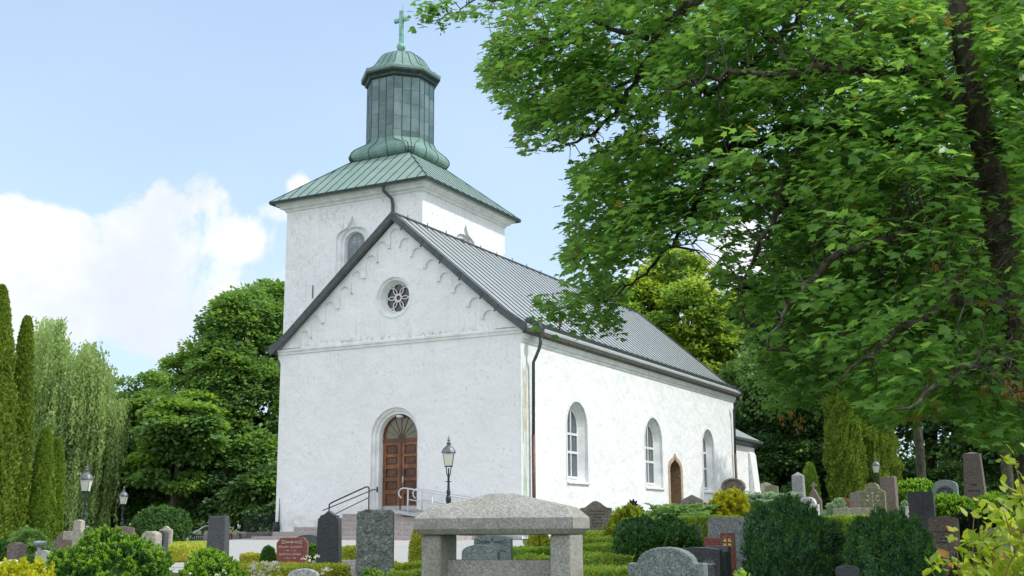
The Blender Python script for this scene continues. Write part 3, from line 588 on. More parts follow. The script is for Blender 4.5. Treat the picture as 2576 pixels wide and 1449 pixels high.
# apse / sacristy at the far end
b = MB(); ax0, ax1, ay0, ay1 = -9.0, -.35, LEN, LEN+4.5
b.box(ax0, ax1, ay0+.01, ay1, z0, 4.6)
ap = b.build('chancel_wall', 'plaster_tower', ch)
b = MB(); b.prism([(0, 0), (.5, 0), (.12, 4.1), (0, 4.3)], ay1-1.2, ay1-.2, fn=lambda x, z, y: (ax1+x, y, z0+1.4+z)); b.build('buttress', 'plaster_tower', ch)
b = MB(); r4 = lambda o, z: [(ax0-o, ay0-.0, z), (ax1+o, ay0-.0, z), (ax1+o, ay1+o, z), (ax0-o, ay1+o, z)]
b.loops([r4(.02, 4.50), r4(.12, 4.56), r4(.34, 4.64), r4(.40, 4.72), r4(.38, 4.86)], 0, cap0=True); b.loops([r4(.40, 4.80), [(ax0+3.6, ay0, 7.3), (ax1-3.6, ay0, 7.3), (ax1-3.6, ay1-3.4, 7.3), (ax0+3.6, ay1-3.4, 7.3)]], 1)
b.build('chancel_roof', ['roof_dark', 'nave_roof'], ch)
# entrance steps, ramp, rails
def ct(x, y, z): c_, s_ = math.cos(CHR), math.sin(CHR); return (CHX+c_*x-s_*y, CHY+s_*x+c_*y, z)
st = empty('entrance_steps', (CHX, CHY, 0), CHR, 'six broad pinkish granite steps below the church door', 'steps')
zt = [.07, .23, .385, .54, .69, .83, .93]; hw_ = [(-9.35, -1.0), (-8.7, -1.6), (-8.05, -2.2), (-7.0, -2.4), (-6.9, -2.6), (-6.75, -3.0)]
yf = [-2.55, -2.2, -1.85, -1.5, -1.15, -.80]
rs = random.Random(2)
for i in range(6):
    x0, x1 = hw_[i]; y0 = yf[i]; lo = -.6 if i == 0 else zt[i-1]-.04
    x = x0; b = MB()
    while x < x1-.01:
        xe = min(x1, x+rs.uniform(1.3, 2.1)); 
        if x1-xe < .5: xe = x1
        b.box(x+.003, xe-.003, y0, -.0 if i > 3 else -.002, lo, zt[i]); x = xe
    b.build('step', 'step_granite', st, bevel=.012)
b = MB(); b.box(DC-1.25, DC+1.25, -.45, .0, .79, .93); b.build('landing', 'step_granite', st, bevel=.012)
rl = empty('stair_handrail', ct(-6.4, -1.2, .8), CHR, 'black tubular handrail on the left of the church steps', 'handrail')
def rtube(par, name, pts, r, mat): 
    b = MB(); b.tube([Vector(p)-Vector((-6.4, -1.2, .8)) for p in pts], r, 8); return b.build(name, mat, par, smooth=True)
bz = .93
rtube(rl, 'post', [(-5.83, -.5, .80), (-5.83, -.5, 1.72)], .024, 'iron'); rtube(rl, 'post', [(-6.80, -1.5, .4), (-6.80, -1.5, 1.10)], .024, 'iron')
rtube(rl, 'handrail', [(-5.83, -.5, 1.70), (-5.85, -.52, 1.755), (-5.91, -.58, 1.76), (-6.74, -1.42, 1.22), (-6.80, -1.5, 1.15), (-6.80, -1.5, 1.08)], .026, 'iron')
rtube(rl, 'handrail', [(-5.81, -.02, 1.68), (-5.84, -.25, 1.67), (-5.90, -.50, 1.58), (-7.0, -1.62, .94)], .018, 'iron'); rtube(rl, 'lower_bar', [(-5.85, -.52, 1.38), (-6.75, -1.5, .74)], .016, 'iron')
b = MB(); b.box(.56, .61, 1.17, 1.199, .78, .98); b.build('wall_plate', 'iron', rl)
rp = empty('wheelchair_ramp', ct(-4.4, -1.2, .8), CHR, 'grey metal ramp with white tubular railings sloping right from the door', 'ramp')
def rt2(name, pts, r, mat='rail_white'):
    b = MB(); b.tube([Vector(p)-Vector((-4.4, -1.2, .8)) for p in pts], r, 8); return b.build(name, mat, rp, smooth=True)
b = MB(); b.add([(x+4.4, y+1.2, z-.8) for x, y, z in ((-4.3, -1.25, .955), (-4.3, -.30, .955), (.8, -.30, .16), (.8, -1.25, .16), (-4.3, -1.25, .84), (-4.3, -.30, .84), (.8, -.30, .05), (.8, -1.25, .05))],
                [(0, 1, 2, 3), (4, 7, 6, 5), (0, 3, 7, 4), (1, 5, 6, 2), (0, 4, 5, 1), (3, 2, 6, 7)]); b.build('ramp_deck', 'zinc', rp)
for yy_, xs_ in ((-1.22, -3.72), (-.33, -3.72)):
    zr = lambda x: .86-(x+3.72)*.158
    top = [(xs_-.27, yy_, 1.33), (xs_-.36, yy_, 1.42), (xs_-.38, yy_, 1.54), (xs_-.30, yy_, 1.63), (xs_-.18, yy_, 1.66), (xs_, yy_, 1.64), (.8, yy_, zr(.8)+.78)]
    rt2('handrail', top, .026); rt2('middle_rail', [(xs_, yy_, 1.28), (.8, yy_, zr(.8)+.40)], .018)
    for x in (xs_, -2.75, -1.6, -.45, .8): rt2('post', [(x, yy_, zr(x)-.12), (x, yy_, zr(x)+.76)], .024)
# ------------------------------------------------------------------ gravestones
def prof_flat(w, h): return [(-w/2, 0), (-w/2, h), (w/2, h), (w/2, 0)]
def prof_arch(w, h, rise=.25, n=14):              # low segment on top, rise as share of the width
    r = rise*w; return [(-w/2, 0)] + [(-w/2*math.cos(math.pi*i/n), h-r+r*math.sin(math.pi*i/n)**.8) for i in range(n+1)] + [(w/2, 0)]
def prof_seg(w, h, rise=.12, n=12):
    r = rise*w; return [(-w/2, 0)] + [(-w/2+w*i/n, h-r*(2*i/n-1)**2) for i in range(n+1)] + [(w/2, 0)]
def prof_shoulder(w, h, rise=.22, sh=.12, n=12):  # arch between square shoulders
    r = rise*w; a = w*(.5-sh); return [(-w/2, 0), (-w/2, h-r), (-a, h-r)] + [(-a*math.cos(math.pi*i/n), h-r+r*math.sin(math.pi*i/n)) for i in range(1, n)] + [(a, h-r), (w/2, h-r), (w/2, 0)]
def prof_gable(w, h, rise=.25): return [(-w/2, 0), (-w/2, h-rise*w), (0, h), (w/2, h-rise*w), (w/2, 0)]
def prof_ogee(w, h, rise=.2, n=10):               # round crown running out in hollow shoulders
    r = rise*w; L = [(-w/2, 0), (-w/2, h-r)]
    for i in range(n+1): t = i/n; L.append((-w*.42+w*.84*t, h-r+r*(.5-.5*math.cos(2*math.pi*min(max(t, 0), 1)))))
    return L + [(w/2, h-r), (w/2, 0)]
def prof_taper(w, h, k=.82): return [(-w/2, 0), (-w/2*k, h), (w/2*k, h), (w/2, 0)]
def prof_olander(w, h):
    a = w/2; return [(-a*.88, 0), (-a*.9, h*.35), (-a*.97, h*.6), (-a, h*.80), (-a*.98, h*.88), (-a*.86, h*.93), (-a*.74, h), (a*.74, h), (a*.86, h*.93), (a*.98, h*.88), (a, h*.80), (a*.97, h*.6), (a*.9, h*.35), (a*.88, 0)]
def prof_stepped(w, h):
    a = w/2; return [(-a*.98, 0), (-a*.80, h*.86), (-a*.76, h*.92), (-a*.64, h*.93), (-a*.60, h*.95), (-a*.30, h*.965), (0, h), (a*.30, h*.965), (a*.60, h*.95), (a*.64, h*.93), (a*.76, h*.92), (a*.80, h*.86), (a*.98, 0)]
def prof_rough(w, h, seed=1, j=.02):
    q = random.Random(seed); L = [(-w/2, 0), (-w/2, h*.5), (-w/2*.99, h*.97)]
    for i in range(1, 8): L.append((-w/2+w*i/8, h+q.uniform(-j, j)))
    return L + [(w/2, h*.98), (w/2*1.01, h*.5), (w/2, 0)]
def place(crop, x0, x1, y0, y1, D, yaw, th):
    """picture box -> base point, width and height of a standing slab"""
    a, b_ = cv(crop, x0, y0), cv(crop, x1, y1); s = px((a[0]+b_[0])/2, a[1], D)
    w_ = max((b_[0]-a[0])*s - th*abs(math.sin(yaw)), .06)/max(math.cos(yaw), .3)
    top = at((a[0]+b_[0])/2, a[1], D); bot = at((a[0]+b_[0])/2, b_[1], D)
    g0 = float(T(top.x, top.y))
    return Vector((top.x, top.y, g0-.03)), w_, top.z-(g0-.03), bot.z-g0
def face_dir(p): return -math.atan2(p.x, p.y)     # yaw that turns a slab square to the camera
GY = rad(-14)                                     # most stones stand a little turned, right sides showing
def stone(label, crop, x0, x1, y0, y1, D, prof, mat, th=.14, yaw=GY, bevel=.008, name='gravestone', cat='gravestone', plinth=None, group=None, **kw):
    p, w_, h, _ = place(crop, x0, x1, y0, y1, D, yaw, th)
    e = empty(name, p, face_dir(p)+yaw, label, cat, group)
    b = MB(); b.prism(prof(w_, h, **kw), -th/2, th/2); b.build('slab', mat, e, bevel=bevel)
    if plinth:
        zt_ = at(*cv(crop, (x0+x1)/2, y1), D).z-p.z; b = MB(); b.box(-w_*.62, w_*.62, -th, th, -.05, max(zt_, .06)+.002); b.build('plinth', plinth, e, bevel=.008)
    e['_w'] = w_; e['_h'] = h; e['_t'] = th
    return e
def face(e, objs): pass
def txt(e, lines, size, top, mat, dx=0, lead=1.5):   # lines of lettering on the front, 'top' metres below the crown
    for i, l in enumerate(lines): text(e, l, size if not isinstance(size, list) else size[i], (dx, -e['_t']/2-.001, e['_h']-top-i*(size if not isinstance(size, list) else size[0])*lead), mat)
def rays(e, zt, L, mat, n=3, up=0):
    b = MB()
    for s_ in (-1, 1):
        for i in range(n):
            a = (i-(n-1)/2)*.16-up; x0_, x1_ = s_*L*.14, s_*L
            b.prism([(x0_, zt+x0_*s_*a*.3), (x1_, zt+x1_*s_*a), (x1_*.97, zt+x1_*s_*a+.008), (x0_, zt+x0_*s_*a*.3+.004)], -e['_t']/2-.004, -e['_t']/2+.004)
    b.build('engraved_rays', mat, e)
def star(e, x, z, r, mat, ph=math.pi/2):
    b = MB(); b.prism([(x+(r if i % 2 == 0 else r*.38)*math.cos(ph+i*math.pi/5), z+(r if i % 2 == 0 else r*.38)*math.sin(ph+i*math.pi/5)) for i in range(10)], -e['_t']/2-.005, -e['_t']/2+.004); b.build('engraved_star', mat, e)
# --- the big granite portal monument
mp_ = at(1262, 1339, 9.0); my = rad(-19); mg = float(T(mp_.x, mp_.y)); mon = empty('grave_monument', (mp_.x, mp_.y, mg-.03), face_dir(mp_)+my, 'large grey granite portal monument with hipped cap slab standing nearest the camera', 'grave monument')
zb_ = lambda vy: at(1262, vy, 9.0).z-(mg-.03)
hw1 = .622
def rect(a, d, z): return [(-a, -d, z), (a, -d, z), (a, d, z), (-a, d, z)]
b = MB(); dz = .23
b.loops([rect(.55, dz-.08, zb_(1345)), rect(hw1-.035, dz-.025, zb_(1343)), rect(hw1, dz, zb_(1330)), rect(hw1, dz, zb_(1303)), rect(.545, dz-.075, zb_(1277))], cap0=True)
ap_ = zb_(1241); u_ = rect(.545, dz-.075, zb_(1277))
b.add(u_ + [(-.09, 0, ap_), (.09, 0, ap_)], [(0, 1, 5, 4), (1, 2, 5), (2, 3, 4, 5), (3, 0, 4)])
b.build('cap_slab', 'mon_granite', mon, bevel=.004)
for s_ in (-1, 1):
    b = MB(); b.box(min(s_*.585, s_*.425), max(s_*.585, s_*.425), -.17, .17, 0, zb_(1344)); b.build('pier', 'mon_granite', mon, bevel=.022, seg=3)
b = MB(); b.box(-.427, .427, -.05, .07, 0, zb_(1408)); b.build('panel', 'mon_granite', mon, bevel=.012)
b = MB(); b.box(-.78, .78, -.34, .34, -.1, .10); b.build('plinth', 'mon_granite', mon, bevel=.01)
# --- stones, left part
stone('rough brown granite stone at the far left beside the tall columnar thujas', 'T1', 165, 455, 845, 1260, 20, prof_shoulder, 'gr_brown', .2, rad(-38), rise=.12, sh=.3)
e = stone('small white marble stone with a carved arch at the foot of the big round yew', 'T1', 655, 910, 985, 1290, 17, prof_seg, 'marble', .12, rad(-22), rise=.16)
b = MB(); a1, a0 = arch(0, e['_w']*.3, .2, e['_h']*.55, 10), arch(0, e['_w']*.22, .2, e['_h']*.55, 10)
for i in range(len(a1)-1): b.prism([a1[i], a1[i+1], a0[i+1], a0[i]], -.066, -.05)
b.build('carved_arch', 'gr_ltgrey', e)
p = at(*cv('T1', 688, 1200), 16.8); u = empty('stone_urn', (p.x, p.y, p.z-.14), 0, 'little pale stone birdbath urn in front of the white marble stone', 'urn')
b = MB(); b.lathe([(.07, -.5), (.07, 0), (.075, .06), (.03, .10), (.025, .30), (.03, .34), (.085, .38), (.10, .41), (.04, .43)], 14); b.build('pedestal', 'gr_ltgrey', u, smooth=False)
stone('pale stone with a low curved top just behind the golden shrub at the left edge', 'T1', -60, 470, 1155, 1330, 10, prof_seg, 'marble', .12, rad(-10), rise=.2)
stone('grey brown stone with round shoulder behind the weathered cross', 'T1', 985, 1560, 640, 960, 24.5, prof_shoulder, 'gr_brown', .13, rad(-16), rise=.3, sh=.08)
p, w_, h, _ = place('T1', 1190, 1640, 440, 900, 23.6, rad(-30), .14); cx_ = empty('stone_cross', p, face_dir(p)+rad(-30), 'thick weathered pale stone cross before the left lamp post', 'cross')
b = MB(); aw = .085; ah = h-px(250, 1300, 23.6)*26.5
b.prism([(-aw, 0), (-aw, ah-.17), (-w_*.52, ah-.17), (-w_*.52, ah), (-aw, ah), (-aw, h-.03), (0, h), (aw, h-.03), (aw, ah), (w_*.52, ah), (w_*.52, ah-.17), (aw, ah-.17), (aw, 0)], -.08, .08); b.build('shaft', 'gr_beige', cx_, bevel=.012)
stone('brown stone with low gabled top behind the big round yew', 'T1', 2010, 2390, 555, 720, 30, prof_gable, 'gr_brown', .16, GY, rise=.1)
stone('cream rounded stone with a moulded right shoulder beside the round yew', 'T2', 110, 445, 648, 900, 23, prof_arch, 'gr_beige', .26, rad(-28), rise=.34, bevel=.02)
e = stone('dark slate stone with carved relief panel between two pale stones', 'T2', 385, 570, 635, 940, 25.5, prof_seg, 'gr_dark', .14, rad(-36), rise=.22)
b = MB()
for i in range(3): b.box(-.05, .05, -.08, -.066, e['_h']-.28-i*.15, e['_h']-.17-i*.15)
b.build('relief', 'gr_black', e)
stone('beige stone with small domed crown standing before the clipped dark bush', 'T2', 425, 645, 556, 860, 29, prof_ogee, 'gr_beige', .14, rad(-16), rise=.28)
p, w_, h, _ = place('T2', 1285, 1665, 375, 1040, 25, rad(-24), .22); e = empty('gravestone', p, face_dir(p)+rad(-24), 'tall tapering speckled dark granite stone at the edge of the gravel yard', 'gravestone')
b = MB(); q = lambda a, t, z: [(-a, -t, z), (a, -t, z), (a, t, z), (-a, t, z)]; b.loops([q(w_/2, .14, 0), q(w_/2*.88, .11, h-.03), q(w_/2*.88-.005, .105, h)], cap0=True, cap1=True); b.build('slab', 'gr_dark', e, bevel=.006)
bpy.data.objects[e.children[0].name].data.materials[0] = MAT['gr_grey']; e.children[0].data.materials[0] = MAT['gr_speck'] if 'gr_speck' in MAT else MAT['gr_dark']
e = stone('polished red granite stone with star and rays reading WILLIAM OLANDER', 'T3', 240, 1195, 265, 1040, 22.5, prof_olander, 'gr_red', .16, rad(-13), bevel=.012)
txt(e, ['WILLIAM  OLANDER', '\u2217  1907  \u2020  1972', 'GUSTAVA  LINN\u00c9A', '\u2217  1904  \u2020  1988'], [.05, .036, .05, .036], .17, 'letters_light', dx=-.03, lead=1.35)
rays(e, e['_h']-.085, .2, 'letters_light'); star(e, 0, e['_h']-.08, .03, 'letters_light')
stone('dark arch topped stone peeping out behind the red granite stone', 'T3', 720, 1660, 175, 620, 25, prof_arch, 'gr_dark', .15, rad(-12), rise=.3)
e = stone('tall black tapered stone with stepped shoulders on a pale plinth', 'S', 622, 978, 630, 1405, 17, prof_stepped, 'gr_black', .20, rad(-14), bevel=.006, plinth='gr_moss')
e = stone('tall rough hewn grey green stone block beside the black tapered one', 'S', 1142, 1605, 622, 1445, 16.5, prof_rough, 'gr_rough', .16, rad(-5), bevel=.01)
stone('low grey stone with slanting curved top at the lower edge under the red stone', 'T3', 575, 1530, 1220, 1449, 12.5, prof_arch, 'gr_ltgrey', .14, rad(-14), rise=.3)
# stone heap
p = at(*cv('T2', 1720, 990), 24.6); sp_ = MB(); rq = random.Random(4)
hp = empty('stone_heap', (p.x, p.y, float(T(p.x, p.y))), 0, 'small heap of lichen covered field stones beside the speckled granite stone', 'stones')
for i in range(9):
    b = MB(); r_ = rq.uniform(.05, .1); ox, oy, oz = rq.uniform(-.16, .16), rq.uniform(-.1, .1), rq.uniform(.02, .13)
    b.lathe([(.01, -r_*.7), (r_*.8, -r_*.4), (r_, 0), (r_*.7, r_*.45), (.01, r_*.6)], 7, (ox, oy), z0=oz+.02, ph=rq.random()); b.build('field_stone', 'gr_ltgrey', hp, bevel=.01)
# garden steps of granite behind the rough block
p = at(*cv('S', 1070, 1290), 19.5); gs = empty('plot_steps', (p.x, p.y, float(T(p.x, p.y))), rad(-8), 'two worn granite kerb steps between the black stone and the rough block', 'steps')
for i, (yy_, vy) in enumerate(((1335, 0), (1250, 1))):
    zt_ = at(*cv('S', 1060, yy_), 19.5+.45*vy).z-gs.location.z; b = MB(); b.box(-.75, .45, .45*vy-.2, .45*vy+.25, -.3, zt_); b.build('step', 'step_granite', gs, bevel=.012)
# --- stones seen through the portal
e = stone('grey stone seen through the monument opening with engraved star and the name NILSSON', 'T7', 580, 1675, 272, 1300, 16.5, prof_seg, 'gr_green', .14, rad(-12), rise=.09)
txt(e, ['HARALD  NILSSON', '\u2217 1893  \u2020 1970'], [.042, .03], .215, 'gr_black', dx=0, lead=1.7); rays(e, e['_h']-.09, .21, 'gr_black', 3, .1); star(e, 0, e['_h']-.055, .027, 'gr_black')
stone('low half round grey stone in front, seen through the monument opening', 'T7', 228, 1320, 545, 1300, 13.6, prof_arch, 'gr_green', .14, rad(-16), rise=.24)
# --- right of the portal
e = stone('beige grey stone with wavy top and black lettering behind the portal cap', 'T4', 250, 730, 245, 700, 23, prof_ogee, 'gr_pink', .12, rad(-9), rise=.22)
txt(e, ['KYRKOV\u00c4RDEN', 'C.J. ANDERSSON', 'M. ANNA', '1837 \u2013 1908', 'DERAS SON', '\u2217 1866 \u2020 1912'], .04, .2, 'letters_dark', dx=.03, lead=1.42)
stone('grey stone with round arch between square shoulders in the right foreground', 'T4', 978, 2150, 940, 1381, 9.2, prof_shoulder, 'gr_green', .15, rad(-15), bevel=.014, rise=.20, sh=.13)
# cast iron cross with scalloped ends
p, w_, h, _ = place('T4', 920, 1175, 245, 480, 30, 0, .04); ic = empty('iron_cross', p, face_dir(p), 'black cast iron cross with scalloped ends before the white side wall', 'cross')
b = MB(); aw = .075; ah = h-px(1600, 1270, 30)*24
b.box(-aw, aw, -.02, .02, 0, h-.06); b.box(-w_/2+.05, -aw, -.019, .019, ah-aw, ah+aw); b.box(aw, w_/2-.05, -.019, .019, ah-aw, ah+aw)
for cx0, cz0 in ((0, h-.1), (-w_/2+.07, ah), (w_/2-.07, ah)):
    b.lathe([(.11, -.018), (.11, .018)], 12); n0 = len(b.v)-24
    for i in range(24): x, y, z = b.v[n0+i]; b.v[n0+i] = (cx0+x, z*1.1, cz0+y)
    for i in range(9):
        a = i*2*math.pi/9; m0 = len(b.v); b.lathe([(.028, -.015), (.028, .015)], 6)
        for j in range(12): x, y, z = b.v[m0+j]; b.v[m0+j] = (cx0+.12*math.cos(a)+x, z, cz0+.12*math.sin(a)+y)
b.build('cross_body', 'iron', ic)
stone('low flat topped grey stone behind the ferns near the side wall', 'T4', 1070, 1370, 392, 520, 31, prof_seg, 'gr_grey', .14, GY, rise=.1)
e = stone('pinkish stone with pointed gable top in front of the old stone doorway', 'T4', 1782, 2108, 152, 420, 34, prof_gable, 'gr_pink', .16, rad(-10), rise=.25)
b = MB(); ring_ = [(.085*math.cos(i*math.pi/8), .085*math.sin(i*math.pi/8)) for i in range(17)]; rin = [(.065*math.cos(i*math.pi/8), .065*math.sin(i*math.pi/8)) for i in range(17)]
for i in range(16): b.prism([(x, z+e['_h']-.24) for x, z in (ring_[i], ring_[i+1], rin[i+1], rin[i])], -.09, -.075)
b.build('carved_ring', 'gr_brown', e)
stone('small dark red polished stone beside the pinkish gabled stone', 'T4', 2110, 2165, 270, 420, 36, prof_flat, 'gr_red', .12, GY)
stone('speckled grey stone with sloping pale edge under the golden conifer', 'T4', 2060, 2260, 335, 520, 27, prof_arch, 'gr_grey', .16, rad(-10), rise=.45)
stone('small dark block stone in the low yellow green hedge', 'T4', 1870, 2078, 625, 800, 18, prof_flat, 'gr_dark', .14, rad(-14))
stone('wide rough faced grey stone behind the red cross stone', 'T5', 138, 800, 955, 1300, 17, prof_rough, 'gr_grey', .18, rad(-10), bevel=.012, seed=5, j=.012)
# red stone with the gold cross disc
p, w_, h, _ = place('T5', 75, 580, 1205, 1440, 14, rad(-8), .12); e = empty('gravestone', p, face_dir(p)+rad(-8), 'red granite stone with gold cross disc in front of the wide rough stone', 'gravestone')
ws = w_; lowh = h-px(1800, 1320, 14)*11.5
b = MB(); b.prism([(-ws/2, 0), (-ws/2, lowh), (ws*.05, lowh), (ws*.05, h), (ws/2, h), (ws/2, 0)], -.06, .06); b.build('slab', 'gr_red', e, bevel=.006)
cz_ = h-.115; cx1 = ws*.275; b = MB()
for i in range(4):
    a0_, a1_ = i*math.pi/2+.24, (i+1)*math.pi/2-.24; b.prism([(cx1+.012*math.cos((a0_+a1_)/2), cz_+.012*math.sin((a0_+a1_)/2))]+[(cx1+.052*math.cos(a0_+(a1_-a0_)*j/6), cz_+.052*math.sin(a0_+(a1_-a0_)*j/6)) for j in range(7)], -.064, -.058)
b.build('gold_cross_disc', 'gold', e)
b = MB(); o_ = [(.078*math.cos(i*math.pi/12), .078*math.sin(i*math.pi/12)) for i in range(25)]; i_ = [(x*.80, z*.80) for x, z in o_]
for i in range(24): b.prism([(x+cx1, z+cz_) for x, z in (o_[i], o_[i+1], i_[i+1], i_[i])], -.066, -.059)
b.build('carved_ring', 'gr_brown', e)
stone('dark grey block with a white upper edge under the red cross stone', 'T4', 2172, 2520, 925, 1200, 12.8, prof_flat, 'gr_dark', .2, rad(-8))
e = stone('polished black stone with curved top just behind the grey round arched foreground stone', 'T4', 1700, 2385, 945, 1381, 12, prof_seg, 'gr_black', .14, rad(-14), rise=.05)
b = MB(); b.box(e['_w']*.14, e['_w']*.38, -.078, -.069, e['_h']-.34, e['_h']-.12); b.build('name_plate', 'gr_dark', e)
text(e, 'FAMILJEN', .03, (e['_w']*.26, -.080, e['_h']-.16), 'letters_light')
stone('narrow polished black stone right of the wider black one', 'T4', 2375, 2500, 1000, 1381, 12.3, prof_seg, 'gr_black', .14, rad(-20), rise=.08)
# star stone
e = stone('tall brown stone with curved hood and carved star near the far nave corner', 'T5', 378, 745, 300, 1000, 38, prof_arch, 'gr_brown', .22, rad(-14), rise=.34, bevel=.02)
wst, hst = e['_w'], e['_h']
b = MB(); o_ = [(-wst*.53*math.cos(math.pi*i/14), hst-wst*.36+wst*.37*math.sin(math.pi*i/14)) for i in range(15)]; i_ = [(x*.86, z-.05) for x, z in o_]
for i in range(14): b.prism([o_[i], o_[i+1], i_[i+1], i_[i]], -.16, .12)
for s_ in (-1, 1): b.prism([(s_*wst*.44+.075*math.cos(a*math.pi/6), hst-wst*.39+.075*math.sin(a*math.pi/6)) for a in range(12)], -.155, .10)
b.build('hood', 'gr_brown', e); star(e, 0, hst-.30, .10, 'gr_black')
text(e, '\u2020', .12, (-.05, -.112, hst-.40), 'letters_light')
stone('pale stone with low pointed top under the dark trees beyond the chancel', 'T5', 1020, 1190, 362, 620, 50, prof_gable, 'gr_beige', .18, GY, rise=.2)
stone('darker green grey stone overlapping the pale pointed stone', 'T5', 1090, 1312, 405, 620, 47, prof_gable, 'gr_moss', .18, GY, rise=.13)
def obelisk(label, crop, x0, x1, y0, y1, D, mat, cap=.12, yaw=GY, k=.8, lines=None, d=.8):
    p, w_, h, _ = place(crop, x0, x1, y0, y1, D, yaw, .1); e = empty('obelisk', p, face_dir(p)+yaw, label, 'obelisk'); t = w_*d
    q = lambda a, c_, z: [(-a, -c_, z), (a, -c_, z), (a, c_, z), (-a, c_, z)]
    b = MB(); b.loops([q(w_/2, t/2, 0), q(w_/2*k, t/2*k, h-cap), q(.004, .004, h)], cap0=True, cap1=True); b.build('shaft', mat, e, bevel=.008)
    for i, l in enumerate(lines or []): text(e, l, w_*.11, (0, -t/2*(k+(1-k)*(.52+.06*i))-.004, h*(.5-.09*i)), 'letters_dark', rot=(rad(90), 0, 0))
    return e
obelisk('dark grey obelisk with pointed white tipped head beside the dwarf spruce', 'T5', 1545, 1742, 190, 640, 42, 'gr_grey', .13, k=.9)
obelisk('very tall tapering pinkish brown obelisk under the maple at the right', 'T6', 2100, 2450, -150, 860, 28, 'gr_obelisk', .05, rad(-8), .68, ['CARL', 'PETERSON'], .7)
# brown gable with small cross
p, w_, h, _ = place('T5', 1790, 2030, 480, 700, 44, GY, .16); e = empty('gravestone', p, face_dir(p)+GY, 'brown bell shaped stone crowned by a little stone cross before the dwarf spruce', 'gravestone')
b = MB(); b.prism([(-w_/2, 0), (-w_/2, h*.5), (-w_*.36, h*.62), (-w_*.2, h*.86), (-w_*.08, h), (w_*.08, h), (w_*.2, h*.86), (w_*.36, h*.62), (w_/2, h*.5), (w_/2, 0)], -.1, .1); b.build('slab', 'gr_brown', e, bevel=.01)
b = MB(); q_ = px(2200, 1250, 44); c_ = q_*4
b.prism([(-c_*.45, h), (-c_*.45, h+q_*7), (-c_*1.7, h+q_*7), (-c_*1.7, h+q_*11), (-c_*.45, h+q_*11), (-c_*.45, h+q_*16), (c_*.45, h+q_*16), (c_*.45, h+q_*11), (c_*1.7, h+q_*11), (c_*1.7, h+q_*7), (c_*.45, h+q_*7), (c_*.45, h)], -.06, .06); b.build('cross', 'gr_pink', e, bevel=.006)
# white shell arch
p, w_, h, _ = place('T5', 1680, 1945, 608, 760, 26, GY, .14); e = empty('gravestone', p, face_dir(p)+GY, 'white half round stone with fluted shell carving between the two dark junipers', 'gravestone')
b = MB(); b.prism(prof_arch(w_, h, .45), -.08, .08); b.build('slab', 'marble', e, bevel=.01); b = MB()
for i in range(1, 8):
    a = math.pi*i/8; b.prism([(.03*math.cos(a), h-w_*.45+.03*math.sin(a)), (w_*.42*math.cos(a-.07), h-w_*.45+w_*.42*math.sin(a-.07)), (w_*.42*math.cos(a+.07), h-w_*.45+w_*.42*math.sin(a+.07))], -.10, -.078)
b.build('shell_relief', 'marble', e)
stone('low white stone block right of the fluted shell stone', 'T5', 1930, 2005, 732, 830, 25.5, prof_flat, 'marble', .14)
stone('red granite dome topped stone by the variegated plant', 'T5', 2240, 2525, 615, 800, 34, prof_seg, 'gr_red', .16, GY, rise=.28)
stone('pinkish grey stone with sloping shoulder left of the tree carved stone', 'T6', 235, 520, 505, 800, 32, prof_gable, 'gr_pink', .16, GY, rise=.16)
e = stone('grey stone carved with a branching tree of round fruits', 'T6', 418, 802, 450, 850, 28, prof_seg, 'gr_moss', .15, rad(-10), rise=.2)
b = MB(); hh, ww = e['_h'], e['_w']; fr_ = [(0, hh-.14), (-.11, hh-.21), (.11, hh-.21), (-.12, hh-.31), (.12, hh-.31)]
b.tube([(0, -.078, hh-.62), (0, -.078, hh-.16)], .013, 6)
for x, z in fr_: 
    if x: b.tube([(0, -.078, z-.12), (x*.7, -.078, z-.05), (x, -.078, z)], .010, 6)
    m0 = len(b.v); b.lathe([(.012, -.02), (.035, 0), (.012, .02)], 10)
    for j in range(30): x_, y_, z_ = b.v[m0+j]; b.v[m0+j] = (x+x_, -.08+z_, z+y_)
b.build('tree_relief', 'gr_beige', e)
stone('mossy stone with round arched rim behind the tree carved stone', 'T6', 478, 715, 372, 800, 34, prof_arch, 'gr_moss', .2, GY, rise=.42)
stone('tall rough hewn brownish pillar stone beside the tree carved stone', 'T6', 735, 1000, 270, 800, 33, prof_rough, 'gr_brown', .3, GY, bevel=.015, seed=9, j=.015)
stone('long low beige sandstone kerb block at the end of the bright hedge', 'T5', 2262, 2930, 792, 975, 25, prof_flat, 'gr_beige', .2, rad(-6))
e = stone('tall dark slab with carved equal armed cross standing in the juniper', 'T6', 1215, 1612, 520, 1300, 20, prof_flat, 'gr_dark', .14, rad(-8))
b = MB(); c1_ = e['_h']-.27
for i in range(4):
    a = i*math.pi/2; ca, sa = math.cos(a), math.sin(a); b.prism([(ca*x-sa*z, c1_+sa*x+ca*z) for x, z in ((.012, -.012), (.125, -.055), (.105, 0), (.125, .055), (.012, .012))], -.078, -.066)
b.build('cross_relief', 'gr_black', e)
e = stone('broad dark green grey stone with arched niche at the wood edge', 'T6', 1637, 2012, 325, 720, 34, prof_arch, 'gr_green', .24, rad(-10), rise=.30, bevel=.015)
b = MB(); o_, i_ = arch(0, e['_w']*.42, .3, e['_h']-e['_w']*.68, 12), arch(0, e['_w']*.34, .3, e['_h']-e['_w']*.68, 12)
for i in range(len(o_)-1): b.prism([o_[i], o_[i+1], i_[i+1], i_[i]], -.16, -.10)
b.prism(i_, -.125, -.11); b.build('niche', 'gr_dark', e)
e = stone('brown stone with gently curved top and black lettering left of the leafy lime shrub', 'T6', 1560, 2015, 928, 1431, 15.5, prof_seg, 'gr_brown', .13, rad(-10), rise=.10)
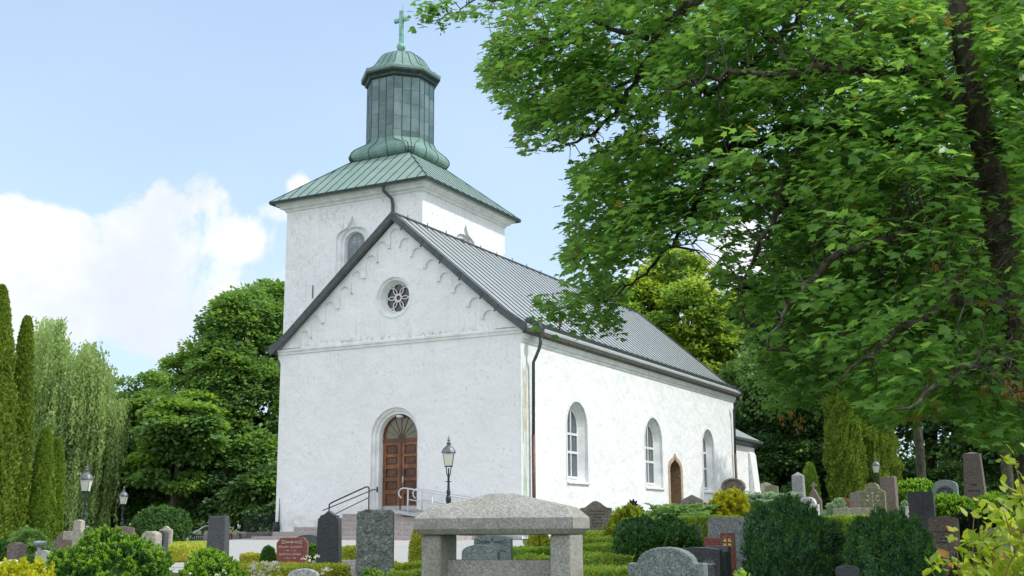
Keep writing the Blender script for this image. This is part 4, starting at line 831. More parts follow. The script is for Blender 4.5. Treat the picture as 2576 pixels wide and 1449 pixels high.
txt(e, ['PER ANDERSSON', '1861', 'HANNA', 'JOHANSSON'], .03, .20, 'letters_dark', dx=.0, lead=1.5)
stone('small blue grey stone at the foot of the tall brown obelisk', 'T6', 2325, 2385, 760, 880, 26, prof_flat, 'gr_ltgrey', .12)
stone('small pale stone between the dark slab and the white plants', 'T6', 1150, 1225, 765, 860, 24, prof_flat, 'marble', .12)
stone('polished black stone with shining rim between the two junipers', 'C4', 940, 1120, 1360, 1449, 11, prof_arch, 'gr_black', .14, rad(-5), rise=.22)
# --- lamp posts
def lamp_post(p, label, h=3.15):
    e = empty('lamp_post', p, 0, label, 'lamp post', 'old style lantern posts in the churchyard')
    k0 = h-1.02                                   # where the lantern cradle starts
    b = MB(); b.lathe([(.11, -.2), (.11, .35), (.085, .40), (.075, .45), (.06, k0-1.25), (.10, k0-1.22), (.045, k0-1.18), (.055, k0-1.1), (.17, k0-1.02), (.17, k0-1.0), (.06, k0-.98), (.05, k0-.93), (.08, k0-.80), (.075, k0-.72), (.05, k0-.68), (.05, k0-.60), (.065, k0-.57), (.04, k0-.50), (.03, k0-.30), (.085, k0-.29), (.085, k0-.275), (.03, k0-.26), (.035, k0-.15), (.02, k0+.0), (.02, k0+.10)], 14)
    b.build('post', 'iron_lamp', e, smooth=False)
    b = MB()
    for i in range(4):
        a = math.pi/4+i*math.pi/2; c_, s_ = math.cos(a), math.sin(a); b.tube([(c_*r_, s_*r_, k0+z) for r_, z in ((.025, -.14), (.07, -.08), (.085, .02), (.09, .10), (.125, .14))], .011, 6)
    b.lathe([(.12, .135), (.125, .16)], 12, z0=k0); b.build('cradle', 'iron_lamp', e)
    ln = MB(); q = lambda a, z: [(-a, -a, k0+z), (a, -a, k0+z), (a, a, k0+z), (-a, a, k0+z)]
    ln.loops([q(.095, .16), q(.15, .52)], cap0=True, cap1=True); lo = ln.build('lantern', 'glass_lamp', e)
    b = MB(); c0, c1 = q(.10, .155), q(.156, .53)
    for i in range(4): b.tube([c0[i], c1[i]], .009, 5); b.tube([c0[i], c0[(i+1) % 4]], .009, 5); b.tube([c1[i], c1[(i+1) % 4]], .010, 5)
    b.build('lantern_frame', 'hood', lo)
    b = MB(); b.lathe([(.14, .50), (.205, .525), (.21, .545), (.19, .60), (.155, .66), (.10, .715), (.055, .75), (.06, .80), (.075, .81), (.035, .84), (.03, .87), (.05, .90), (.02, .94), (.006, 1.02)], 20, z0=k0); b.build('hood', 'hood', e, smooth=False)
    b = MB(); b.lathe([(.02, .2), (.02, .3), (.045, .36), (.045, .42), (.02, .47)], 10, z0=k0); b.build('bulb', 'frame_white', lo, smooth=True)
    return e
for (vx, vy, D, lb) in ((1128.5, 1096, 33.8, 'lamp post with lantern standing in front of the white door wall'), (220, 1166, 37.5, 'lamp post in front of the weeping birch, the larger of the two at the left'), (312.5, 1221, 56, 'smaller distant lamp post right of the left one before the dark trees'), (2201, 1147, 62, 'distant lamp post before the thick thuja columns at the right')):
    p = at(vx, vy, D); z = float(T(p.x, p.y)); lamp_post((p.x, p.y, z-.02), lb, p.z-z+.02)
# --- fences, posts and wall at the left edge of the yard
pA, pB = ground(610, 1356), ground(704, 1350)
def gpt(vx, D): p = at(vx, 1300, D); return Vector((p.x, p.y, float(T(p.x, p.y))))
wl_ = empty('boundary_wall', gpt(632, 47), 0, 'low weathered granite wall running to the corner of the church', 'wall')
a_, b__ = gpt(622, 46.5)-wl_.location, gpt(712, 47.5)-wl_.location; zt_ = at(650, 1339, 47).z-wl_.location.z
for i in range(3):
    p0, p1 = a_.lerp(b__, i/3+.004), a_.lerp(b__, (i+1)/3-.004); b = MB(); dd = Vector((0, .22, 0))
    b.add([tuple(v+Vector((0, 0, z))) for z in (-.6, zt_) for v in (p0-dd, p1-dd, p1+dd, p0+dd)], [(0, 3, 2, 1), (4, 5, 6, 7), (0, 1, 5, 4), (1, 2, 6, 5), (2, 3, 7, 6), (3, 0, 4, 7)]); b.build('stone_block', 'gr_pink', wl_, bevel=.03)
for i, (x0, x1, y0, y1, D, lb) in enumerate(((1225, 1330, 640, 840, 44, 'granite post half hidden by the speckled stone'), (1690, 1803, 672, 830, 45.5, 'granite post in the iron railing right of the speckled stone'), (1856, 1965, 655, 810, 46.2, 'granite post at the end of the low granite wall'), (880, 925, 765, 830, 41, 'short granite post at the end of the ornamental railing'))):
    p, w_, h, _ = place('T2', x0, x1, y0, y1, D, 0, .1); e = empty('granite_post', p, rad(-12), lb, 'post', 'granite posts along the yard'); b = MB(); q = lambda a, z: [(-a, -a, z), (a, -a, z), (a, a, z), (-a, a, z)]
    b.loops([q(w_/2, -.3), q(w_/2, h-.08), q(w_/2*.8, h-.015), q(w_/2*.4, h)], cap0=True, cap1=True); b.build('shaft', 'gr_pink', e, bevel=.02)
def railing(label, vx0, vx1, D0, D1, vyt, vyb, ornate):
    p0, p1 = at(vx0, vyt, D0), at(vx1, vyt, D1); zb = at(vx0, vyb, D0).z; e = empty('iron_railing', (p0.x, p0.y, zb), math.atan2(p1.y-p0.y, p1.x-p0.x), label, 'railing'); L_ = math.hypot(p1.x-p0.x, p1.y-p0.y); h = p0.z-zb
    b = MB(); b.box(0, L_, -.02, .02, h-.05, h-.02); b.box(0, L_, -.02, .02, .03, .06)
    if ornate: b.box(0, L_, -.015, .015, h*.72, h*.72+.025)
    b.build('rail', 'iron', e)
    n = int(L_/(.16 if ornate else .115))
    for i in range(n+1):
        x = i*L_/n; b = MB()
        if ornate: b.tube([(x, 0, 0), (x, 0, h-.03)], .016, 6); b.tube([(x, 0, h*.15), (x+.045, 0, h*.3), (x+.05, 0, h*.5), (x, 0, h*.68)], .012, 5)
        else: b.tube([(x, 0, -.1), (x, 0, h+.02), (x, 0, h+.10)], [.012, .012, .002], 5)
        if not ornate and i % 4 == 0: b.tube([(x, 0, h-.2), (x, 0, h+.2)], .014, 5)
        b.build('baluster', 'iron', e)
X_ = lambda x: cv('T2', x, 0)[0]; Y_ = lambda y: cv('T2', 0, y)[1]
railing('low ornamental black iron railing behind the gravel yard', X_(895), X_(1240), 43, 44.5, Y_(700), Y_(820), True)
railing('short piece of ornamental railing between the two granite posts', X_(1655), X_(1880), 45.2, 46.2, Y_(690), Y_(820), True)
railing('tall dark picket railing beside the left corner of the church', X_(1915), X_(2530), 50, 51.5, Y_(385), Y_(668), False)
p = at(X_(1010), Y_(690), 45); hr = empty('garden_handrail', p, 0, 'sloping grey handrail rising behind the ornamental iron railing', 'handrail'); b = MB(); q0, q1, q2 = at(X_(1010), Y_(695), 45)-p, at(X_(1215), Y_(560), 45.5)-p, at(X_(1320), Y_(548), 45.7)-p
b.tube([q0, q1, q2], .025, 8); b.build('rail', 'zinc', hr, smooth=True); b = MB(); b.tube([q2, q2+Vector((0, 0, -1.6))], .025, 8); b.build('post', 'zinc', hr)
p = at(*cv('T2', 400, 280), 50); e = empty('grave_pillar', (p.x, p.y, float(T(p.x, p.y))), 0, 'pale pointed stone tip showing above the clipped bush at the left', 'gravestone'); b = MB(); hh = at(*cv('T2', 400, 208), 50).z-e.location.z
b.loops([[(-.13, -.13, 0), (.13, -.13, 0), (.13, .13, 0), (-.13, .13, 0)], [(-.09, -.09, hh-.1), (.09, -.09, hh-.1), (.09, .09, hh-.1), (-.09, .09, hh-.1)], [(-.02, -.02, hh), (.02, -.02, hh), (.02, .02, hh), (-.02, .02, hh)]], cap0=True, cap1=True); b.build('shaft', 'gr_ltgrey', e)
# ------------------------------------------------------------------ shrubs, hedges, conifers
def wob(P, amp, fr, seed):                        # cheap smooth 3-D wobble, -1..1
    q = np.random.default_rng(seed); v = np.zeros(len(P))
    for i in range(5): v += np.sin(P @ (q.normal(size=3)*fr*(1+.5*i)) + q.uniform(0, 6.3))/(1+.45*i)
    return v*amp/2.2
def up(n): return np.tile([0, 0, 1.], (n, 1))
def core_ell(c, r, z0, seed=1, n=20, m=10, k=.86, fr=3., amp=.12):
    V = []; Fc = []
    for i in range(m+1):
        a = math.pi*i/m
        for j in range(n): V.append((math.sin(a)*math.cos(2*math.pi*j/n), math.sin(a)*math.sin(2*math.pi*j/n), math.cos(a)))
    V = np.array(V); s_ = k*(1+wob(V, amp, fr, seed)); V = V*s_[:, None]*np.array(r)+np.array(c); V[:, 2] = np.maximum(V[:, 2], z0)
    Fc = [(i*n+j, (i+1)*n+j, (i+1)*n+(j+1) % n, i*n+(j+1) % n) for i in range(m) for j in range(n)]
    return V.tolist(), Fc
def shrub(name, label, cat, vx, vy0, vx1, D, mats, n, size, tm='leaf', depth=.85, seed=1, lump=.13, fr=3.2, upd=.55, tip=0., group=None, hz=None, square=0., bottom=None, core=.84, ztop=None, stem=True, dirn=None, plume=None):
    """picture extent vx..vx1 and top vy0 at distance D -> dense rounded shrub standing on the ground"""
    c = at((vx+vx1)/2, vy0, D); rx = (vx1-vx)/2*px((vx+vx1)/2, vy0, D); g0 = float(T(c.x, c.y)); zt_ = c.z
    hgt = zt_-g0; rz = hgt*(.62 if hz is None else hz); cz = zt_-rz
    e = empty(name, (c.x, c.y, g0), 0, label, cat, group); off = np.array([0, 0, cz-g0])
    U = sph(n); U[:, 2] = np.where(U[:, 2] < -.75, -U[:, 2], U[:, 2])
    if square: U2 = np.sign(U)*np.abs(U)**(1-square); U2 = U2/np.max(np.abs(U2), axis=1, keepdims=True)*(.5+.5*np.max(np.abs(U), axis=1, keepdims=True)); Ub = U2
    else: Ub = U
    s_ = 1+wob(U, lump, fr, seed)+wob(U, lump*.5, fr*3, seed+1); dep = 1-np.abs(G.normal(0, .07, n))+G.normal(0, .02, n)
    R_ = np.array([rx/(1+lump*.6), rx*depth, rz/(1+lump*.5)]); P = Ub*R_*(s_*dep)[:, None]+off; keep = P[:, 2] > .0; P, U, dep = P[keep], U[keep], dep[keep]; n = len(P)
    nn = nrm(U/R_); D_ = nn*.8+up(n)*upd+rnd(n)*.55
    if dirn is not None: D_ += np.array(dirn)
    if plume:                                     # shoots: needles set along short axes pointing out and up
        K_, Lp = plume; uc = sph(K_); uc[:, 2] = np.where(uc[:, 2] < -.6, -uc[:, 2], uc[:, 2]); ub = uc
        if square: ub = np.sign(uc)*np.abs(uc)**(1-square); ub = ub/np.max(np.abs(ub), axis=1, keepdims=True)*(.5+.5*np.max(np.abs(uc), axis=1, keepdims=True))
        pc = ub*R_*((1+wob(uc, lump, fr, seed))*(1-np.abs(G.normal(0, .07, K_))))[:, None]+off; ax = nrm(uc/R_*min(R_)*.9+up(K_)*upd+rnd(K_)*.3+(np.array(dirn) if dirn is not None else 0))
        k2 = G.integers(0, K_, n); tt = G.random(n)**.75; lp = (Lp*(.6+.8*G.random(K_)))[k2]
        P = pc[k2]-ax[k2]*(lp*.75)[:, None]+ax[k2]*(tt*lp)[:, None]+rnd(n)*(lp*.20*(1.15-tt))[:, None]; nn = nrm(uc[k2]/R_); D_ = ax[k2]*1.1+rnd(n)*.5
        kp = P[:, 2] > 0; P, nn, D_, tt = P[kp], nn[kp], D_[kp], tt[kp]; n = len(P); dep = np.ones(n)
    V, Fc = core_ell(off, R_, .0, seed, k=core*(.93 if plume else 1), fr=fr, amp=lump)
    mats = mats if isinstance(mats, (list, tuple)) else [mats]
    mi = None
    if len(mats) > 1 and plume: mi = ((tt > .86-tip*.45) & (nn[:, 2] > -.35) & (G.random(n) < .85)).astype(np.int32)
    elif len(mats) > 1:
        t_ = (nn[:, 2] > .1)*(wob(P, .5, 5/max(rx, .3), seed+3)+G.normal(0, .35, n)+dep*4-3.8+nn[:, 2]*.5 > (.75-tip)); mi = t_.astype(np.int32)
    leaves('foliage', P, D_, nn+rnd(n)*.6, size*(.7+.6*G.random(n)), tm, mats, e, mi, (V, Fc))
    if stem: b = MB(); b.tube([(0, 0, -.1), (.02, 0, max(hgt*.5, .1))], [max(rx*.08, .01), max(rx*.05, .008)], 7); b.build('stem', 'bark', e)
    return e
V_ = lambda c, x, y: cv(c, x, y)
def shr(name, label, cat, crop, x0, x1, y0, D, mats, n, size, **kw):
    a, b_ = cv(crop, x0, y0), cv(crop, x1, y0); return shrub(name, label, cat, a[0], a[1], b_[0], D, mats, n, size, **kw)
shr('yew_bush', 'big rounded bright green yew bush in the left foreground', 'bush', 'V', 112, 452, 1331, 10.5, ['yew', 'yew_tip'], 95000, .021, seed=3, lump=.09, fr=4.5, tip=.30, hz=.5, depth=.8, upd=.4, plume=(1300, .10))
shr('yew_bush', 'low yellow green yew bush between the large green one and the white flowers', 'bush', 'V', 428, 645, 1383, 10, ['yew', 'yew_tip'], 65000, .019, seed=5, lump=.07, tip=.75, hz=.5, upd=.5, plume=(900, .085))
shr('golden_shrub', 'bright golden yellow shrub at the lower left corner', 'bush', 'V', -160, 215, 1405, 7.2, 'gold_leaf', 50000, .02, seed=8, lump=.09, fr=5, hz=.4, upd=.6, plume=(900, .09))
shr('clipped_bush', 'large dark green clipped bush behind the beige domed stone', 'bush', 'T2', -40, 950, 225, 36, ['broad_dark', 'yew'], 36000, .065, seed=11, lump=.1, hz=.55, tip=.0, plume=(800, .3))
shr('fern_shrub', 'feathery bright green shrub below the columnar thujas', 'bush', 'T1', 130, 960, 660, 22, 'fern', 14000, .06, seed=13, lump=.2, tm='quad', upd=.2)
shr('green_shrub', 'green leafy shrub at the far left edge of the graves', 'bush', 'T1', -300, 260, 820, 21, 'yew', 9000, .05, seed=14, lump=.2)
shr('small_ball_bush', 'small dark green ball bush left of the red granite stone', 'bush', 'T2', 2215, 2485, 915, 22.6, 'yew', 7000, .028, seed=17, lump=.08, hz=.5)
shr('small_upright_bush', 'small upright green bush between the red and the black stones', 'bush', 'T3', 1150, 1520, 490, 23.3, ['yew', 'yew_tip'], 7000, .03, seed=18, lump=.15, tip=.3, hz=.5)
shr('clipped_yew', 'broad dark green clipped yew left of the big juniper', 'bush', 'T4', 735, 1990, 515, 15, ['yew', 'juniper'], 48000, .038, seed=21, lump=.09, hz=.55, square=.35, tip=.1, depth=.7, plume=(1500, .13))
shr('golden_conifer', 'golden green conifer bush between lettered stone and clipped yew', 'conifer', 'T4', 590, 1330, 365, 22, ['gold_conifer', 'yew_tip'], 26000, .05, tm='needle', seed=23, lump=.2, upd=1., hz=.55, dirn=(-.3, 0, .2), plume=(240, .30))
shr('golden_conifer', 'golden conifer bush in front of the star stone', 'conifer', 'T5', 110, 850, 545, 26, ['gold_conifer', 'gold_leaf'], 26000, .055, tm='needle', seed=25, lump=.22, tip=.1, upd=.6, hz=.5, plume=(260, .32))
shr('green_bush', 'soft green bush peeking out right of the clipped yew', 'bush', 'T4', 1700, 2145, 660, 16.5, 'yew', 12000, .035, seed=26, lump=.14)
shr('bluish_bush', 'small bluish green bush against the side wall of the nave', 'bush', 'T4', 2165, 2335, 250, 37, 'silver_leaf', 3500, .06, seed=27, lump=.15)
shr('juniper_bush', 'large dark juniper bush in the right foreground, the left and larger of two', 'juniper', 'T5', 590, 2290, 560, 13, ['juniper', 'yew'], 110000, .034, tm='needle', seed=31, lump=.26, fr=5, tip=.0, upd=.9, hz=.52, depth=.8, dirn=(.15, 0, .2), plume=(650, .30))
shr('juniper_bush', 'dark juniper bush in the right foreground, the one further right', 'juniper', 'T6', 150, 1720, 760, 12, ['juniper', 'yew'], 100000, .032, tm='needle', seed=33, lump=.26, fr=5, tip=.0, upd=.8, hz=.52, depth=.8, plume=(600, .28))
shr('silver_plant', 'white variegated leafy plant below the red dome stone', 'plant', 'T5', 2100, 2480, 665, 29, 'silver_leaf', 5000, .07, seed=35, lump=.2, upd=.9)
shr('white_edged_plant', 'pale leaved plant at the foot of the dark cross slab', 'plant', 'T6', 1060, 1250, 735, 27, 'silver_leaf', 2500, .07, seed=36, lump=.2)
shr('dwarf_spruce', 'bright green cone shaped dwarf spruce beside the grey obelisk', 'conifer', 'T5', 1690, 1975, 45, 50, ['thuja_fresh', 'box'], 16000, .08, seed=37, lump=.05, hz=.8, upd=.8, tm='needle')
shr('round_yew', 'round dark green yew at the wood edge behind the dark slab', 'bush', 'T6', 1020, 1640, 335, 38, ['yew', 'yew_tip'], 15000, .075, seed=39, lump=.14, tip=.1, plume=(400, .3))
shr('spreading_yew', 'spreading bright green yew in front of the arched niche stone', 'bush', 'T6', 1560, 2260, 590, 26, ['yew', 'yew_tip'], 22000, .05, seed=41, lump=.18, tip=.3, plume=(420, .28))
shr('dark_bush', 'almost black dense bush right of the brown lettered stone', 'bush', 'T6', 1980, 2440, 850, 21, 'dark_yew', 12000, .05, seed=43, lump=.12)
shr('fresh_bush', 'green feathery bush right of the tall brown obelisk', 'bush', 'T6', 2330, 3060, 560, 24, ['yew', 'yew_tip'], 20000, .05, seed=45, lump=.18, tip=.1, plume=(380, .26))
shr('low_bush', 'low green bush behind the leafy lime shrub', 'bush', 'T6', 1880, 2900, 1255, 12.5, 'yew', 22000, .03, seed=47, lump=.08, hz=.6)
shr('golden_dwarf', 'small yellow green ground bush under the right foreground junipers', 'bush', 'C4', 30, 330, 1385, 9.5, 'box', 7000, .03, seed=49, lump=.14)
shr('sprouting_bush', 'little green sprouting bush at the foot of the rough hewn block', 'bush', 'S', 1060, 1620, 1395, 12.5, ['yew', 'box'], 8000, .03, seed=51, lump=.16, tip=.3)
def cone_tree(name, label, vx0, vx1, vyt, D, mats, n, size, seed, tops=1, pw=.75, cat='conifer', group=None, low=.9, vyb=None):
    c = at((vx0+vx1)/2, vyt, D); r0 = (vx1-vx0)/2*px((vx0+vx1)/2, vyt, D); g0 = float(T(c.x, c.y)); H = c.z-g0
    e = empty(name, (c.x, c.y, g0), 0, label, cat, group)
    t = G.random(n)**.8; a = G.random(n)*2*math.pi
    prof = lambda t: np.minimum(1, ((1-t)/(1-.35))**pw)*(low+(1-low)*np.minimum(1, t/.25))
    r = r0*prof(t); P = np.stack([r*np.cos(a), r*np.sin(a), t*H], 1)
    lum = wob(np.stack([np.cos(a)*2, np.sin(a)*2, t*H/r0*1.1], 1), .17, 2.6, seed)+wob(np.stack([np.cos(a)*2, np.sin(a)*2, t*H/r0], 1), .11, 7, seed+1)
    P[:, :2] *= ((1+lum)*(1-np.abs(G.normal(0, .09, n))))[:, None]; nn = nrm(np.stack([np.cos(a), np.sin(a), .25+0*a], 1))
    D_ = nn*.6+up(n)*.9+rnd(n)*.45
    m_, k_ = 18, 14; V = []; 
    for i in range(k_+1):
        tt_ = i/k_*.97
        for j in range(m_):
            aa = 2*math.pi*j/m_; q = r0*float(prof(np.array(tt_)))*.82; V.append((q*math.cos(aa), q*math.sin(aa), tt_*H))
    Fc = [(i*m_+j, i*m_+(j+1) % m_, (i+1)*m_+(j+1) % m_, (i+1)*m_+j) for i in range(k_) for j in range(m_)]
    leaves('foliage', P, D_, nn+rnd(n)*.7, size*(.7+.6*G.random(n)), 'leaf', mats, e, None if not isinstance(mats, list) else (G.random(n) > .7).astype(np.int32), (V, Fc))
    b = MB(); b.tube([(0, 0, -.2), (0, 0, H*.5)], [r0*.15, r0*.08], 7); b.build('trunk', 'bark', e)
    return e
TG = 'columnar thujas at the left edge'
cone_tree('columnar_thuja', 'tallest columnar thuja cut by the left picture edge', -52, 62, 722, 30, ['thuja', 'thuja_fresh'], 50000, .085, 61, group=TG, pw=.62)
cone_tree('columnar_thuja', 'second tallest columnar thuja, narrow, right of the tallest', 40, 98, 800, 31, ['thuja', 'thuja_fresh'], 34000, .08, 63, group=TG, pw=.45)
cone_tree('columnar_thuja', 'short bright columnar thuja in front of the birch', 88, 145, 1078, 31.5, ['thuja_fresh', 'thuja'], 22000, .07, 65, group=TG, pw=.5)
cone_tree('columnar_thuja', 'slimmest short thuja beside the short bright one', 124, 168, 1105, 32.2, ['thuja_fresh', 'thuja'], 14000, .07, 67, group=TG, pw=.5)
TG2 = 'broad thuja columns at the right'
cone_tree('thuja_column', 'tall broad thuja column left of the right lamp', 2066, 2150, 900, 66, ['thuja', 'thuja_fresh'], 42000, .13, 71, group=TG2, pw=.3)
cone_tree('thuja_column', 'wide thuja column behind the right lamp', 2112, 2244, 965, 68, ['thuja', 'thuja_fresh'], 46000, .13, 73, group=TG2, pw=.45)
cone_tree('little_thuja', 'small golden green thuja cone just left of the monument pier', 1030, 1075, 1322, 21.5, ['box_yellow', 'thuja_fresh'], 9000, .03, 75, pw=.4)
cone_tree('little_thuja', 'small golden green thuja seen through the right side of the monument opening', 1322, 1385, 1318, 21, ['box_yellow', 'thuja_fresh'], 11000, .03, 77, pw=.35)
def hedge(label, pts, D0, D1, w_, mat, n, size, seed=1, h=None, vy=None, group='low clipped box hedges between the graves'):
    """pts: two picture points of the hedge top line, at distances D0 and D1"""
    p, q = at(*pts[0], D0), at(*pts[1], D1); L_ = math.hypot(q.x-p.x, q.y-p.y); m_ = (p+q)/2; g0 = float(T(m_.x, m_.y)); H = max(m_.z-g0, .15)
    e = empty('box_hedge', (m_.x, m_.y, g0), math.atan2(q.y-p.y, q.x-p.x), label, 'hedge', group)
    ar = np.array([L_*w_, L_*H, L_*H, w_*H, w_*H]); f = G.choice(5, n, p=ar/ar.sum()); u, v = G.random(n)*2-1, G.random(n)*2-1
    P = np.zeros((n, 3)); N_ = np.zeros((n, 3))
    for i, (ax, s_) in enumerate(((2, 1), (1, -1), (1, 1), (0, -1), (0, 1))):
        k_ = f == i; o = [a for a in (0, 1, 2) if a != ax]; P[k_, ax] = s_; P[k_, o[0]] = u[k_]; P[k_, o[1]] = v[k_]; N_[k_, ax] = s_
    P *= np.array([L_/2, w_/2, H/2]); P += N_*(wob(P, .025, 9, seed)+wob(P, .02, 25, seed+1)-np.abs(G.normal(0, .02, n)))[:, None]; P[:, 2] += H/2
    b = MB(); b.box(-L_/2+.04, L_/2-.04, -w_/2+.04, w_/2-.04, -.1, H-.045)
    leaves('foliage', P, N_*.7+up(n)*.4+rnd(n)*.6, N_+rnd(n)*.7, size*(.7+.6*G.random(n)), 'leaf', mat, e, None if not isinstance(mat, list) else (G.random(n) > .75).astype(np.int32), ([list(v) for v in b.v], b.f))
    return e
hedge('low yellow green hedge along the left side of the gravel yard', (cv('T2', 560, 990), cv('T2', 1040, 815)), 27, 36, .9, ['box_yellow', 'box'], 26000, .045, 81)
hedge('yellowish hedge with white flowers in front of the red granite stone', ((628, 1428), (800, 1422)), 16, 17, 1.3, ['box_yellow', 'box'], 26000, .035, 82)
hedge('yellowish hedge behind the small ball bush', ((618, 1397), (702, 1391)), 22.8, 23.4, .35, ['box_yellow', 'gold_leaf'], 9000, .03, 83)
hedge('short yellow green hedge between the black stone and the rough block', (cv('S', 940, 1085), cv('S', 1300, 1095)), 22.5, 22.8, .5, ['box_yellow', 'box'], 12000, .032, 84)
hedge('yellow green hedge behind the left monument pier', (cv('S', 1560, 1305), cv('S', 2150, 1300)), 18.5, 19, .5, ['box_yellow', 'box'], 16000, .035, 85)
hedge('nearest yellow green hedge left of the monument pier', (cv('S', 1650, 1405), cv('S', 2150, 1400)), 15.5, 15.8, .5, ['box', 'box_yellow'], 14000, .033, 86)
hedge('dark green hedge seen through the right of the monument opening', ((1290, 1379), (1345, 1379)), 19.5, 19.8, .8, 'box', 12000, .035, 87)
hedge('bright hedge at the foot of the small thuja in the opening', ((1325, 1404), (1385, 1402)), 15, 15.2, .6, ['box', 'box_yellow'], 8000, .035, 88)
X4 = lambda x, y: cv('T4', x, y)
for i, (y, D, xe) in enumerate(((655, 25, 620), (725, 22, 700), (820, 19.5, 760), (925, 17, 780), (1080, 14.5, 800), (1265, 12.3, 940))):
    hedge(('farthest', 'second farthest', 'third', 'fourth', 'fifth', 'nearest')[i]+' of the six clipped hedge rows right of the monument, counted from the church', (X4(200, y+4), X4(xe, y)), D, D+.3, .75 if i < 5 else .9, ['box', 'box_yellow'], 15000, .034, 90+i)
hedge('long light green hedge below the ferns and the golden conifer', (X4(1450, 525), X4(2240, 520)), 20.5, 21, 2.2, ['box', 'box_yellow'], 42000, .04, 97)
hedge('light green hedge behind the golden conifer and iron cross', (X4(1040, 470), X4(1480, 472)), 27, 27.3, .8, ['box', 'box_yellow'], 14000, .045, 98)
hedge('bright green hedge between the two dark junipers', (cv('T5', 2080, 965), cv('T5', 2560, 960)), 21.5, 22, 2.4, ['box', 'box_yellow'], 30000, .04, 99)
# ferns: arching fronds with many leaflets
def fern(label, crop, x0, x1, y0, D, mat, nf, size, L=None, name='fern_clump', seed=1):
    a, b_ = cv(crop, x0, y0), cv(crop, x1, y0); c = at((a[0]+b_[0])/2, a[1], D); rx = (b_[0]-a[0])/2*px(a[0], a[1], D); g0 = float(T(c.x, c.y)); H = c.z-g0
    e = empty(name, (c.x, c.y, g0), 0, label, 'ferns'); P, D_, N_, S_ = [], [], [], []
    for i in range(nf):
        bx, by = R.uniform(-rx*.75, rx*.75), R.uniform(-rx*.4, rx*.4); aa = R.uniform(0, 2*math.pi); l = R.uniform(.5, .8)*min(.8, H*.9+.3); ux, uy = math.cos(aa), math.sin(aa); zb = H*R.uniform(.45, .75)
        for j in range(16):
            t = (j+1)/16; x, y, z = bx+ux*l*.75*t, by+uy*l*.75*t, zb+l*(.95*t-.55*t*t); z = min(z, H*1.06)
            for s_ in (-1, 1):
                P.append((x, y, z)); D_.append((-uy*s_+ux*.4, ux*s_+uy*.4, -.1)); N_.append((0, 0, 1)); S_.append(size*(1.15-t)*1.2)
    P, D_, N_ = np.array(P), np.array(D_)+rnd(len(P))*.25+up(len(P))*.3, np.array(N_)*.5+rnd(len(P))*.6-np.array([0, .6, 0])
    V, Fc = core_ell((0, 0, H*.28), (rx*.8, rx*.5, H*.4), 0, seed)
    leaves('fronds', P, D_, N_, np.array(S_), 'quad', mat, e, None, (V, Fc)); return e
fern('green fern clump in front of the old stone doorway', 'T4', 1340, 2220, 285, 26, 'fern', 320, .12)
fern('pale green fern clump right of the star stone above the juniper', 'T5', 790, 1530, 520, 29, 'silver_leaf', 240, .13, seed=2)
fern('small fern leaves between clipped yew and stone block', 'T4', 1900, 2200, 420, 25, 'fern', 60, .09, seed=3)
# umbels and flowers
def umbels(label, lst, crop, D, mat='petal_white', hh=.35, name='white_umbel_flowers', n=26, size=.012):
    p0 = at(*cv(crop, *lst[0][:2]), D); g0 = float(T(p0.x, p0.y)); e = empty(name, (p0.x, p0.y, g0), 0, label, 'flowers'); P = []; b = MB()
    for (x, y, r) in lst:
        q = at(*cv(crop, x, y), D+R.uniform(-.15, .15)); q = q-Vector((p0.x, p0.y, g0)); rr = r*px(1000, 1400, D)/CROPS[crop][2]*.858
        for j in range(n):
            a, d = R.uniform(0, 6.28), math.sqrt(R.random())*rr; P.append((q.x+d*math.cos(a), q.y+d*math.sin(a), q.z-.3*d*d/rr+R.uniform(-.004, .004)))
        b.tube([q+Vector((0, 0, -.01)), q+Vector((R.gauss(0, .03), .0, -min(hh, max(q.z, .1))))], .0016, 4)
    P = np.array(P); n_ = len(P); leaves('blossom', P, rnd(n_), up(n_)+rnd(n_)*.4, size, 'leaf', mat, e); b.build('stem', 'stem_green', e); return e
umbels('white umbel flowers on thin stalks before the red stone and the black tapered stone', [(475, 1225, 34), (525, 1195, 36), (640, 1190, 34), (540, 1250, 16), (612, 1215, 14), (730, 1365, 44), (765, 1345, 30), (800, 1365, 20), (705, 1410, 24)], 'S', 9.5)
rf_ = random.Random(9)
umbels('many small white blossoms scattered over the yellowish hedge', [(1980+rf_.uniform(0, 560), 1150+rf_.uniform(40, 299), rf_.uniform(16, 40)) for i in range(48)], 'T2', 15, hh=.06, name='white_blossoms', size=.018)
umbels('a few white daisies over the low yellow green yew bush', [(960, 1390, 34), (1430, 1418, 34), (1555, 1342, 32), (1590, 1395, 8)], 'T2', 9.3, hh=.1, name='daisies', size=.010)
umbels('red flowers at the foot of the red granite stone', [(720, 1010, 60), (760, 1030, 50), (900, 1045, 45), (690, 1040, 40)], 'T3', 17.5, 'petal_red', .2, 'red_flowers', 60, .02)
umbels('orange flowers behind the short ornamental railing', [(1675, 680, 30), (1665, 700, 30), (1690, 670, 22)], 'T2', 49, 'petal_orange', .4, 'orange_flowers', 40, .06)
